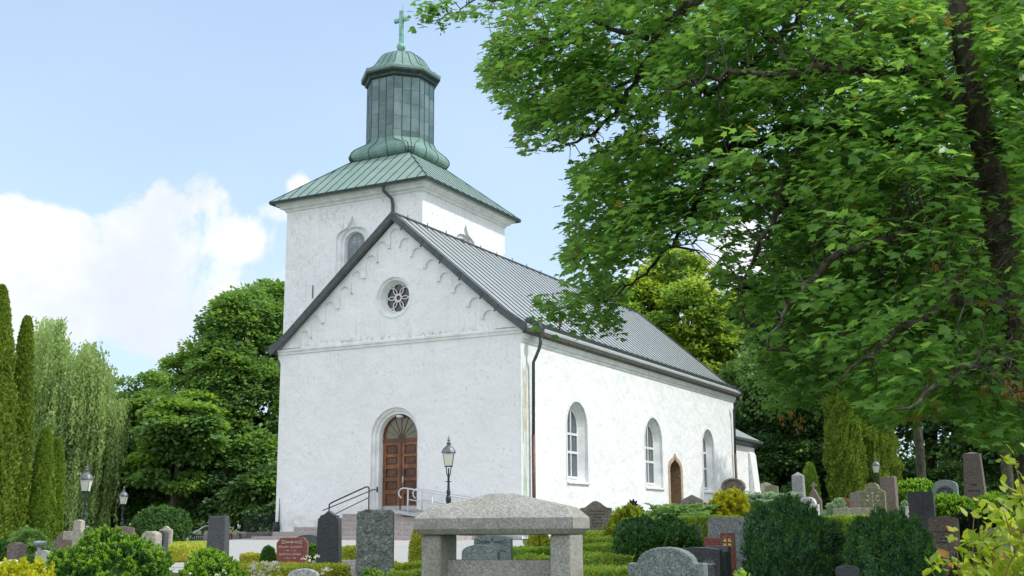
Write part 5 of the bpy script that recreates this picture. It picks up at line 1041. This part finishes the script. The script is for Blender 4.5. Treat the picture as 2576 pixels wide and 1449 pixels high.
# leafy lime green shrub, close at the lower right
def lime():
    D0 = 4.6; c = at(2520, 1449, D0); g0 = float(T(c.x, c.y)); e = empty('leafy_lime_shrub', (c.x, c.y, g0), 0, 'leafy yellow green shrub with reddish stems close at the lower right corner', 'shrub')
    tips = [(2562, 1182, 4.4), (2548, 1235, 4.5), (2515, 1268, 4.6), (2470, 1325, 4.7), (2440, 1372, 4.6), (2492, 1300, 4.9), (2535, 1300, 4.3), (2410, 1345, 4.8), (2395, 1420, 4.6), (2350, 1438, 4.5), (2460, 1400, 4.4), (2505, 1370, 4.5), (2560, 1340, 4.6), (2445, 1285, 4.9), (2590, 1230, 4.4), (2600, 1150, 4.6), (2480, 1440, 4.3), (2540, 1400, 4.8), (2425, 1432, 4.9), (2570, 1290, 5.0), (2590, 1400, 4.4), (2530, 1340, 5.0), (2620, 1200, 4.8), (2630, 1300, 4.6), (2475, 1410, 4.8), (2520, 1425, 4.5), (2440, 1440, 4.5), (2555, 1440, 4.4), (2500, 1335, 4.7), (2585, 1345, 4.7), (2555, 1260, 4.7), (2600, 1290, 4.3)]
    P, D_, N_, S_ = [], [], [], []; q_ = random.Random(3); st_ = MB()
    for (x, y, d) in tips:
        t_ = at(x, y, d)-Vector((c.x, c.y, g0)); base = Vector((t_.x*.35+q_.uniform(-.1, .1), t_.y*.5, 0)); L_ = []
        for i in range(13): u = i/12; L_.append(base.lerp(t_, u)+Vector(((.06*math.sin(u*3))*q_.choice((-1, 1)), 0, .06*math.sin(u*math.pi))))
        st_.tube(L_, [.006-.004*i/12 for i in range(13)], 5)
        for i in range(3, 13):
            for k_ in range(8 if i < 11 else 9):
                if q_.random() < .2: continue
                a = q_.uniform(0, 6.28); tdir = Vector((math.cos(a), math.sin(a), q_.uniform(.0, .9 if i < 11 else 1.6))); o = Vector((q_.gauss(0, .035), q_.gauss(0, .035), q_.gauss(0, .02)))
                P.append(L_[i]+o); D_.append(tdir); N_.append((q_.gauss(0, .45), q_.gauss(0, .45)-.3, 1)); S_.append(q_.uniform(.04, .08)*(1 if i < 12 else .8))
    leaves('foliage', np.array(P, float), np.array(D_, float), np.array(N_, float), np.array(S_), 'leaf', 'lime_shrub', e); st_.build('stem', 'stem', e)
lime()
# ------------------------------------------------------------------ trees
def broad(name, label, blobs, D, n, size, mats, trunk=None, bark='bark', group=None, rc=.85, flat=.65, tm='quad', seed=1, cat='tree', tr=.3, sparse=0., droop=.25, mixf=.25):
    """blobs: (vx, vy, rx, ry, dD) crown masses in picture px at distance D+dD"""
    Bs = []
    for vx, vy, rx, ry, dD in blobs: c = at(vx, vy, D+dD); s_ = px(vx, vy, D+dD); Bs.append((np.array(c), np.array([rx*s_, rx*s_*.95, ry*s_])))
    bx = at(trunk[0], 1300, D) if trunk else Vector(Bs[0][0]); g0 = float(T(bx.x, bx.y)); O = np.array([bx.x, bx.y, g0]); e = empty(name, tuple(O), 0, label, cat, group)
    C = []; 
    for i, (c, r) in enumerate(Bs):
        area = 4*math.pi*((r[0]*r[1]+r[0]*r[2]+r[1]*r[2])/3); K = max(8, int(area/(rc*rc*1.1))); U = sph(K); U[:, 2] = np.where(U[:, 2] < -.7, -U[:, 2], U[:, 2])
        p = c+U*r*(1+wob(U, .13, 3.1, seed+i))[:, None]*(1-np.abs(G.normal(0, .10, K)))[:, None]; ok = np.ones(K, bool)
        for j, (c2, r2) in enumerate(Bs):
            if j != i: ok &= (((p-c2)/r2)**2).sum(1) > .62
        ok &= G.random(K) > sparse; ok &= p[:, 2] > g0+.3; C.append(np.concatenate([p[ok], U[ok]], 1))
    C = np.concatenate(C); k_ = np.repeat(np.arange(len(C)), max(1, n//len(C))); n = len(k_); c, U = C[k_, :3], C[k_, 3:]
    cr_ = (rc*(.7+.7*G.random(len(C))))[k_]; W_ = sph(n); W_[:, 2] = np.where(G.random(n) < .7, np.abs(W_[:, 2]), W_[:, 2]); q = G.random(n)**.4
    P = c+W_*q[:, None]*cr_[:, None]*np.array([1, 1, flat])+U*0.1 - O; N_ = W_*.5+up(n)*.8+U*.3+rnd(n)*.45; D_ = W_*np.array([1, 1, .2])+U*.4+rnd(n)*.4-up(n)*droop
    P[:, 2] = np.maximum(P[:, 2], .05)
    mi = None
    if isinstance(mats, list): mi = (G.random(len(C)) < mixf)[k_].astype(np.int32)
    cz = min(c[2]-r[2]*.2 for c, r in Bs)-g0
    leaves('crown', P, D_, N_, size*(.65+.7*G.random(n)), tm, mats, e, mi)
    b = MB(); R0 = .12+.016*max(c[2] for c, r in Bs); top = Bs[0][0]-O; b.tube([(0, 0, -.3), (0, 0, .4), tuple(top*.45*np.array([1, 1, 1])), tuple(top)], [R0*1.3, R0, R0*.75, R0*.3], 9)
    for c, r in Bs:
        s0 = Vector(tuple(top*R.uniform(.3, .6))); q = Vector(tuple(c-O)); 
        b.tube([s0, s0.lerp(q, .5)+Vector((0, 0, .3)), q], [R0*.45, R0*.3, R0*.12], 6)
        for _ in range(4):
            u = Vector(tuple(sph(1)[0]*r*.85)); b.tube([s0.lerp(q, .7), q+u*.5, q+u], [R0*.2, R0*.12, .02], 5)
    b.build('trunk', bark, e, smooth=True); return e
GL = 'broadleaf trees left of the church'
broad('maple_tree', 'big dense green maple rising beside the tower and left church corner', [(640, 880, 105, 130, 0), (590, 830, 60, 70, -2), (680, 790, 60, 55, 1), (560, 960, 62, 90, -3), (640, 1050, 95, 120, -2), (560, 1120, 75, 110, -3), (650, 1210, 80, 90, -4), (745, 850, 60, 110, 4)], 66, 120000, .26, ['broad', 'broad_lime'], (620,), seed=3, group=GL, rc=.6, flat=.9, mixf=.15)
broad('ash_tree', 'lighter yellow green tree with layered boughs between birch and big maple', [(455, 1085, 78, 60, 0), (400, 1060, 45, 50, 2), (505, 1050, 45, 45, 2), (440, 1170, 85, 80, 1)], 60, 46000, .26, ['broad_lime', 'broad'], (430,), seed=5, group=GL, rc=.8, flat=.4, mixf=.45)
broad('alder_tree', 'airy dark green tree with sky showing through behind the small lamp', [(350, 1000, 34, 48, 0), (375, 1060, 45, 45, 1), (345, 1105, 50, 48, 0), (430, 990, 50, 36, 4), (340, 1180, 55, 60, 0)], 70, 20000, .22, ['broad', 'broad_lime'], (358,), seed=7, group=GL, rc=.8, sparse=.35)
broad('bare_tipped_tree', 'thin sparse tree with bare forked branches leaning out left of the big maple', [(478, 900, 34, 24, 0), (455, 935, 22, 20, 0), (515, 935, 30, 30, 0), (520, 980, 24, 30, 1)], 64, 3800, .22, 'broad_lime', (555,), seed=9, group=GL, rc=.7, sparse=.5)
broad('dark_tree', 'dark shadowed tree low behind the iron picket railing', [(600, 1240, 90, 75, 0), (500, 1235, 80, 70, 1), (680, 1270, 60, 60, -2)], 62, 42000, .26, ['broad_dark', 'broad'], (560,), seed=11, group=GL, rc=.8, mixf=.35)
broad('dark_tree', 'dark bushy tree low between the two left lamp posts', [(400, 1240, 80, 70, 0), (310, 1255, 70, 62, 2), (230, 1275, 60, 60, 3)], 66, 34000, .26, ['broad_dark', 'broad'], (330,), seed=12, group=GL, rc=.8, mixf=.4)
# weeping birch
def birch():
    D0 = 62; O = at(190, 1300, D0); g0 = float(T(O.x, O.y)); O = np.array([O.x, O.y, g0]); e = empty('weeping_birch', tuple(O), 0, 'tall weeping birch with long hanging pale green curtains at the left', 'tree')
    caps = [(128, 815, 34, 26), (95, 852, 28, 22), (152, 866, 24, 18), (120, 880, 50, 30), (190, 905, 30, 25), (228, 880, 30, 22), (165, 960, 60, 30), (250, 950, 26, 22), (262, 925, 22, 18), (215, 990, 50, 25), (110, 980, 45, 40), (280, 1010, 34, 20), (150, 1060, 50, 30), (200, 1090, 60, 30), (250, 1075, 40, 25), (295, 1050, 18, 20), (230, 1150, 40, 20), (180, 1180, 50, 25), (255, 1200, 26, 20), (90, 1080, 30, 30)]
    P, D_, N_ = [], [], []; b = MB(); tp = Vector(at(130, 800, D0))-Vector(tuple(O)); tr = [Vector((-1.2, 0, -.2)), Vector((-1.3, 0, 4)), Vector(at(118, 1000, D0))-Vector(tuple(O)), tp]; b.tube(tr, [.3, .24, .15, .04], 8)
    tr2 = [Vector((-1.2, 0, 2)), Vector(at(200, 1040, D0))-Vector(tuple(O)), Vector(at(232, 900, D0))-Vector(tuple(O))]; b.tube(tr2, [.2, .12, .03], 7)
    for (vx, vy, rx, ry) in caps:
        for it in range(int(rx*ry*.10)+32):
            if it % 7 == 0: a, d = R.uniform(0, 6.28), math.sqrt(R.random()); dd = R.uniform(-2.6, 3.2); q0 = at(vx+rx*d*math.cos(a), vy+ry*d*math.sin(a), D0+dd)-Vector(tuple(O)); L0 = R.uniform(2., 5.)*(1 if vy < 1150 else .7)
            q = q0+Vector((R.gauss(0, .16), R.gauss(0, .2), R.gauss(0, .12))); L_ = L0*R.uniform(.6, 1.1); sx, sy = R.gauss(0, .03), R.gauss(0, .03); m_ = int(L_/.08)
            for j in range(m_):
                t = j/m_; z = q.z-L_*t; 
                if z < .3: break
                P.append((q.x+sx*L_*t+R.gauss(0, .035+.10*(1-t)**3), q.y+sy*L_*t+R.gauss(0, .08), z)); D_.append((R.gauss(0, .3), R.gauss(0, .3), -1)); N_.append((R.gauss(0, 1), R.gauss(0, 1)-.4, .25))
        q = at(vx, vy, D0)-Vector(tuple(O)); s0 = tr[1].lerp(tr[2], R.random()) if vx < 190 else tr2[0].lerp(tr2[1], R.uniform(.3, 1)); b.tube([s0, s0.lerp(q, .5)+Vector((0, 0, .8)), q], [.07, .05, .015], 5)
    P = np.array(P); leaves('crown', P, np.array(D_), np.array(N_), .16*(.7+.6*G.random(len(P))), 'quad', 'birch_leaf', e); b.build('trunk', 'bark_birch', e, smooth=True)
birch()
# right, behind the nave
GR = 'trees behind and right of the church'
broad('maple_tree', 'sunlit yellow green maple rising behind the nave roof', [(1680, 850, 125, 125, 0), (1700, 720, 62, 75, 1), (1600, 800, 70, 75, 1), (1770, 900, 70, 100, -2), (1745, 800, 55, 70, -3), (1560, 780, 60, 50, 3), (1690, 1000, 130, 150, 4)], 84, 85000, .34, ['maple_far', 'broad_lime'], (1700,), seed=21, group=GR, rc=1.05, mixf=.5)
broad('maple_tree', 'yellow green tree half hidden behind the near maple boughs', [(1895, 830, 95, 90, 0), (1960, 900, 80, 90, 1), (1850, 920, 70, 80, -2), (1900, 1000, 110, 110, 2)], 86, 52000, .32, ['maple_far', 'broad'], (1900,), seed=23, group=GR, rc=1., mixf=.5)
broad('lime_tree', 'dark green tree just beyond the chancel', [(1905, 1020, 85, 80, 0), (1985, 1080, 80, 90, -1), (1900, 1140, 70, 90, 0), (1990, 1190, 85, 80, -2)], 73, 56000, .28, ['broad_dark', 'broad'], (1960,), seed=25, group=GR, rc=.9, mixf=.25)
GW = 'tall trees of the wood at the right'
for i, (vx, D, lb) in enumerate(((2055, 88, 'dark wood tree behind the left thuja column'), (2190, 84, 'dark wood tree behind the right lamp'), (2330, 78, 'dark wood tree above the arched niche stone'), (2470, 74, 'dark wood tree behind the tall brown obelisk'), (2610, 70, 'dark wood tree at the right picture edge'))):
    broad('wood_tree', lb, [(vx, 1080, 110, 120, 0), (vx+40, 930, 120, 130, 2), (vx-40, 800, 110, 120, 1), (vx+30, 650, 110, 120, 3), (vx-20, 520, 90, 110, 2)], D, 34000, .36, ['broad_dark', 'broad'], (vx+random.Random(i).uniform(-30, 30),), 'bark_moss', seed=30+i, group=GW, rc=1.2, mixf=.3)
for i, (vx, D, lb) in enumerate(((2322, 56, 'mossy bare trunk before the dark wood right of the round yew'), (2540, 50, 'slim trunk in the shade right of the tall brown obelisk'), (2004, 70, 'dark trunk in the shade behind the grey obelisk'))):
    p = at(vx, 1290, D); g0 = float(T(p.x, p.y)); e = empty('tree_trunk', (p.x, p.y, g0), 0, lb, 'tree'); b = MB(); hh = 6.5; b.tube([(0, 0, -.2), (0, 0, .5), (.05, 0, 3), (-.05, 0, hh)], [.34, .25, .21, .17], 10); b.build('trunk', 'bark_moss' if i != 2 else 'bark', e, smooth=True)
    C = np.array([[0, 0, hh+.6]]); n = 9000; W_ = sph(n); P = W_*np.array([3.4, 3., 2.9])*((G.random(n)**.35)*(1+wob(W_, .3, 3, i)))[:, None]+C+np.array([0, 0, 1.4]); leaves('crown', P, W_+rnd(n)*.5-up(n)*.3, up(n)+rnd(n)*.6, .26, 'quad', 'broad', e)
broad('understorey_tree', 'low dark undergrowth behind the dwarf spruce and obelisk', [(1960, 1235, 75, 60, 0), (2050, 1250, 70, 55, 0)], 78, 16000, .24, ['broad_dark', 'broad'], (2000,), seed=41, rc=.7, mixf=.3)
broad('understorey_tree', 'low dark undergrowth between right lamp and mossy trunk', [(2230, 1240, 70, 60, 0), (2310, 1250, 60, 50, 1)], 76, 15000, .24, ['broad_dark', 'yew'], (2260,), seed=42, rc=.7, mixf=.3)
broad('understorey_tree', 'low dark undergrowth along the wood edge behind the arched niche stone', [(2410, 1245, 70, 60, 0), (2500, 1240, 70, 65, 0), (2600, 1240, 70, 65, -2)], 72, 20000, .24, ['broad_dark', 'broad'], (2480,), seed=43, rc=.7, mixf=.3)
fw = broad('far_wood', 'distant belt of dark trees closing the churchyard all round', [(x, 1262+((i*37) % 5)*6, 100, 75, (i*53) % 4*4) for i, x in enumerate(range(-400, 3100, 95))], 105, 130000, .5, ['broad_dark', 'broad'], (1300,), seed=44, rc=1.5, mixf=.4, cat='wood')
# ---- the great maple overhanging from the right
def inpoly(x, y, poly):
    x = np.asarray(x); y = np.asarray(y); c = np.zeros(x.shape, bool); j = len(poly)-1
    for i in range(len(poly)):
        xi, yi = poly[i]; xj, yj = poly[j]; c ^= ((yi > y) != (yj > y)) & (x < (xj-xi)*(y-yi)/(yj-yi+1e-9)+xi); j = i
    return c
OUT = [(1240, -60), (1258, 45), (1232, 120), (1222, 200), (1262, 262), (1310, 300), (1305, 370), (1345, 392), (1420, 378), (1478, 342), (1530, 352), (1470, 398), (1440, 435), (1455, 480), (1428, 512), (1440, 590), (1415, 640), (1432, 690), (1400, 765), (1462, 740),
       (1450, 790), (1500, 735), (1520, 720), (1508, 790), (1545, 815), (1562, 750), (1600, 660), (1650, 640), (1668, 690), (1700, 690), (1715, 610), (1770, 580), (1822, 610), (1790, 690), (1830, 760), (1880, 870), (1915, 895), (1922, 960), (1930, 1010), (1970, 1035), (2045, 1015), (2075, 985), (2125, 965), (2155, 1030), (2230, 1075), (2270, 1050),
       (2400, 1045), (2455, 1120), (2620, 1150), (2640, -60)]
HOLES = [[(1640, 300), (1680, 270), (1700, 330), (1650, 350)], [(1500, 330), (1560, 300), (1580, 340), (1520, 360)], [(1860, 540), (1910, 560), (1880, 600), (1850, 580)], [(1995, 30), (2040, 50), (2020, 75), (1985, 60)], [(1935, 400), (1975, 410), (1960, 440)], [(1930, 520), (1975, 540), (1950, 600), (1920, 570)], [(1870, 640), (1900, 640), (1900, 700), (1875, 690)], [(2080, 300), (2120, 320), (2090, 345)], [(1885, 380), (1935, 350), (1930, 385)]]
LIMBS = [  # (points as vx, vy, D), start radius, end radius
 ([(2437, 330, 15), (2371, 204, 15.3), (2276, 99, 15.8), (2167, 66, 16.4), (2087, 5, 17), (2000, -80, 17.6)], .13, .05),
 ([(2420, 290, 15), (2295, 185, 14.6), (2134, 182, 14.2), (2053, 170, 14), (2001, 197, 13.9), (1921, 182, 13.8), (1802, 190, 13.9), (1700, 225, 14)], .10, .02),
 ([(2200, -160, 16), (2039, 5, 16), (1982, 66, 16), (1916, 147, 16.1), (1864, 171, 16.2), (1780, 240, 16.3)], .10, .025),
 ([(1960, -110, 17), (1723, 21, 17), (1652, 99, 17.1), (1616, 178, 17.2), (1584, 234, 17.3), (1527, 298, 17.5), (1449, 366, 17.8), (1400, 355, 18)], .10, .012),
 ([(2460, 480, 15), (2330, 380, 15.2), (2229, 350, 15.4), (2105, 327, 15.6), (1992, 322, 15.8), (1897, 360, 16), (1802, 377, 16.2), (1741, 401, 16.4), (1687, 380, 16.6), (1634, 355, 16.8), (1560, 400, 17)], .13, .012),
 ([(1850, 365, 16.1), (1800, 425, 16.3), (1767, 473, 16.5), (1750, 526, 16.7), (1700, 600, 17), (1650, 660, 17.2), (1590, 720, 17.4), (1520, 760, 17.6)], .07, .01),
 ([(1634, 99, 17.1), (1500, 60, 17.6), (1380, 100, 18), (1280, 140, 18.4)], .05, .008), ([(1750, -60, 17.5), (1550, -20, 18), (1350, -10, 18.5), (1200, 0, 18.8), (1130, 35, 19)], .05, .008),
 ([(2480, 600, 14.5), (2350, 560, 13.6), (2220, 600, 13.2), (2080, 660, 13), (1980, 760, 12.8), (1930, 880, 12.8)], .09, .012), ([(1990, 420, 15), (1960, 520, 15), (1900, 640, 15), (1860, 740, 15.2), (1880, 830, 15.2)], .05, .01),
 ([(2510, 760, 13), (2400, 760, 12), (2280, 820, 11.5), (2180, 900, 11.3), (2110, 960, 11.2)], .07, .01), ([(2530, 900, 12.5), (2450, 920, 11), (2350, 980, 10.5), (2250, 1030, 10.4)], .06, .01),
 ([(2500, 400, 15), (2560, 200, 14), (2620, 50, 13)], .10, .05), ([(1616, 178, 17.2), (1530, 230, 17.6), (1450, 260, 18), (1370, 340, 18.3)], .035, .008), ([(1741, 401, 16.4), (1640, 450, 16.8), (1540, 470, 17.2), (1460, 500, 17.5)], .035, .008),
 ([(1750, 526, 16.7), (1640, 550, 17), (1540, 580, 17.4), (1450, 660, 17.6)], .035, .008)]
def great_maple():
    base = at(2640, 1449, 15.5); g0 = float(T(base.x, base.y)); O = Vector((base.x, base.y, g0)); On = np.array(O); e = empty('great_maple', O, 0, 'huge old maple whose leafy boughs overhang the right half of the view', 'tree')
    tv = [(2655, 1449, 15.5), (2600, 1150, 15.4), (2575, 1000, 15.3), (2545, 830, 15.2), (2520, 640, 15.1), (2494, 450, 15), (2462, 300, 15), (2432, 150, 15), (2412, 0, 15), (2400, -200, 15), (2380, -500, 15)]
    b = MB(); tp = [O-O+Vector((.15, 0, -.3))]+[at(*p)-O for p in tv]; b.tube(tp, [.34, .28, .24, .22, .21, .20, .185, .175, .165, .15, .12, .06], 14)
    LP = []
    for pts, r0, r1 in LIMBS:
        q = [at(*p)-O for p in pts]; F_ = []
        for i in range(len(q)-1):
            for s_ in range(4): t = s_/4; F_.append(q[i].lerp(q[i+1], t)+Vector((R.gauss(0, .03), R.gauss(0, .05), R.gauss(0, .03))))
        F_.append(q[-1]); m_ = len(F_); b.tube(F_, [r0+(r1-r0)*(i/(m_-1))**.8 for i in range(m_)], 8); LP += F_
    LPn = np.array([tuple(v) for v in LP])
    # sprays: flat drooping fans of leaves
    n = 60000; x, y = G.uniform(1180, 2660, n), G.uniform(-80, 1180, n); ok = inpoly(x, y, OUT)
    for h in HOLES: ok &= ~inpoly(x, y, h)
    dens = np.interp(x, [1200, 1600, 2000, 2300, 2600], [.085, .085, .08, .085, .09]); nz = wob(np.stack([x/70, y/55, 0*x], 1), 1., 1.4, 5); ok &= (G.random(n) < dens*(1+.75*nz)); 
    x, y = x[ok], y[ok]
    sp_ = [(1108, 12, 19), (1122, 36, 19), (1132, 20, 19), (1150, 10, 19), (1178, 38, 18.8), (1200, 25, 18.8), (1118, 52, 19), (1230, 20, 18.6), (1400, 790, 17.4), (1425, 778, 17.4), (1455, 765, 17.4), (1490, 790, 17.5), (1515, 812, 17.5), (1540, 800, 17.5), (1530, 830, 17.5), (1385, 775, 17.3)]
    Dd = np.interp(x, [1200, 1800, 2200, 2600], [18, 16.4, 15.0, 14.2])+G.normal(0, 1, len(x))*np.interp(x, [1200, 1800, 2600], [.8, 1.3, 2.0]); Dd -= np.clip((y-700)/400, 0, 1)*np.clip((x-1850)/300, 0, 1)*1.4; Dd = np.clip(Dd, 10.8, 21)
    allp = [(a, b_, c) for a, b_, c in zip(x, y, Dd)]+sp_
    P, D_, N_ = [], [], []; SD = []
    for i, (vx, vy, dd) in enumerate(allp):
        c = np.array(at(vx, vy, dd))-On; k_ = int(np.argmin(((LPn-c)**2).sum(1))); v = c-LPn[k_]; L_ = np.linalg.norm(v)
        ou = np.array([v[0]-.25, v[1]*.7-.15, 0.]); ou /= max(np.linalg.norm(ou), 1e-6); sd_ = np.array([-ou[1], ou[0], 0]); m_ = R.randint(24, 34) if i < len(x) else 40
        if L_ < 1.5 and (R.random() < .4 or i >= len(x)):
            a0, a1 = Vector(tuple(LPn[k_])), Vector(tuple(c)); b.tube([a0, a0.lerp(a1, .3)+Vector((R.gauss(0, .07), R.gauss(0, .1), .06+.10*L_)), a0.lerp(a1, .65)+Vector((R.gauss(0, .08), R.gauss(0, .1), .05+.06*L_)), a1], [.011+.003*L_, .008, .006, .003], 4, cap=False)
        if R.random() < .35: a1 = Vector(tuple(c)); b.tube([a1, a1+Vector(tuple(ou))*.3+Vector((0, 0, -.04))], [.004, .002], 3, cap=False)
        for j in range(m_):
            u, w_ = R.uniform(-.15, .5), R.gauss(0, .17); P.append(c+ou*u+sd_*w_+np.array([0, 0, -.22*u-.25*abs(w_)+R.gauss(0, .07)])); D_.append(ou*.8+sd_*(w_*3+R.gauss(0, .5))+np.array([0, 0, -.28+R.gauss(0, .22)])); N_.append((R.gauss(0, .42), R.gauss(0, .42)-.2, 1))
        if R.random() < (.018 if i < len(x) else .35): SD.append(c+np.array([R.uniform(-.1, .1), 0, -.12]))
    for vx, vy, dd in ((1966, 1052, 11.5), (2010, 1062, 11.4), (1990, 1040, 11.4), (1425, 805, 17.3), (1455, 812, 17.3), (1545, 838, 17.4), (2345, 955, 10), (2350, 1030, 10), (2305, 990, 10.5), (2470, 985, 9.5), (2560, 980, 9), (2535, 975, 9)):
        SD.append(np.array(at(vx, vy-14, dd+1.5))-On)
    # unseen crown above and beyond the picture, its right mass added to cast shade
    m_ = 10000; U = sph(m_)*np.array([7.6, 6.4, 5.4])*(G.random(m_)**.4)[:, None]+np.array([at(2350, -780, 15.5)])-On; U[:, 2] += 0
    U2 = sph(12000)*np.array([4.2, 6., 4.6])*(G.random(12000)**.3)[:, None]+np.array([11.2, 14.5, 8.2])-On; U = np.concatenate([U[(U[:, 2]+g0) > 6.2], U2]); pv = U+On; vv = pv-np.array([0, 0, EYE]); cp, sp2 = math.cos(PI_), math.sin(PI_)
    dpt = vv[:, 1]*cp+vv[:, 2]*sp2; sy = CY0-F*(-vv[:, 1]*sp2+vv[:, 2]*cp)/dpt; sx = CX0+F*vv[:, 0]/dpt; U = U[(sy < -60) | (sx > 2640)]
    P = np.array(P); D_ = np.array(D_); N_ = np.array(N_, float)
    vv = P+On-np.array([0, 0, EYE]); dpt = vv[:, 1]*cp+vv[:, 2]*sp2; sy = CY0-F*(-vv[:, 1]*sp2+vv[:, 2]*cp)/dpt; sx = CX0+F*vv[:, 0]/dpt; yy_ = vv[:, 1]; m0 = len(P)
    free = (sx < 1245) & (sy < 75) | (sx > 1340) & (sx < 1570) & (sy > 735) & (sy < 860)      # outer twigs
    keep = inpoly(sx+G.normal(0, 12, m0), sy+G.normal(0, 10, m0), OUT) | free | (sy < -40) | (sx > 2600)
    for h in HOLES: keep &= ~(inpoly(sx+G.normal(0, 5, m0), sy+G.normal(0, 5, m0), h) & (G.random(m0) < .9))
    for pts, rp, pr in [([(a_, b2, c_) for a_, b2, c_ in tv[4:10]], 42, .93), ([(a_, b2, c_) for a_, b2, c_ in tv[:5]], 30, .6)]+[(l[0], 11, .75) for l in LIMBS[:11]]:
        for (ax, ay, ad), (bx_, by_, bd) in zip(pts[:-1], pts[1:]):
            t = np.clip(((sx-ax)*(bx_-ax)+(sy-ay)*(by_-ay))/((bx_-ax)**2+(by_-ay)**2), 0, 1); d = np.hypot(sx-ax-t*(bx_-ax), sy-ay-t*(by_-ay)); keep &= ~((d < rp) & (yy_ < ad+t*(bd-ad)+.1) & (G.random(m0) < pr))
    keep &= wob((P+On)*np.array([1, .3, 1.2]), 1., 5., 8)+wob((P+On)*np.array([1, .3, 1.2]), .6, 12., 9) < .66
    P, D_, N_ = P[keep], D_[keep], N_[keep]
    P = np.concatenate([P, U]); D_ = np.concatenate([D_, rnd(len(U))-up(len(U))*.3]); N_ = np.concatenate([N_, up(len(U))+rnd(len(U))*.35])
    sz = np.concatenate([.110*(.55+.8*G.random(len(P)-len(U))), .2+0*U[:, 0]])
    leaves('crown', P, D_, N_, sz, 'maple', 'maple_leaf', e)
    b.build('trunk', 'bark_maple', e, smooth=True)
    Q, QD = [], []
    for c in SD:
        for j in range(R.randint(10, 18)): Q.append(c+np.array([R.gauss(0, .02), R.gauss(0, .02), R.uniform(-.12, .03)])); QD.append((R.gauss(0, .55), R.gauss(0, .55), -.8))
    leaves('seed_clusters', np.array(Q), np.array(QD), rnd(len(Q)), .05, 'samara', 'seed', e)
great_maple()
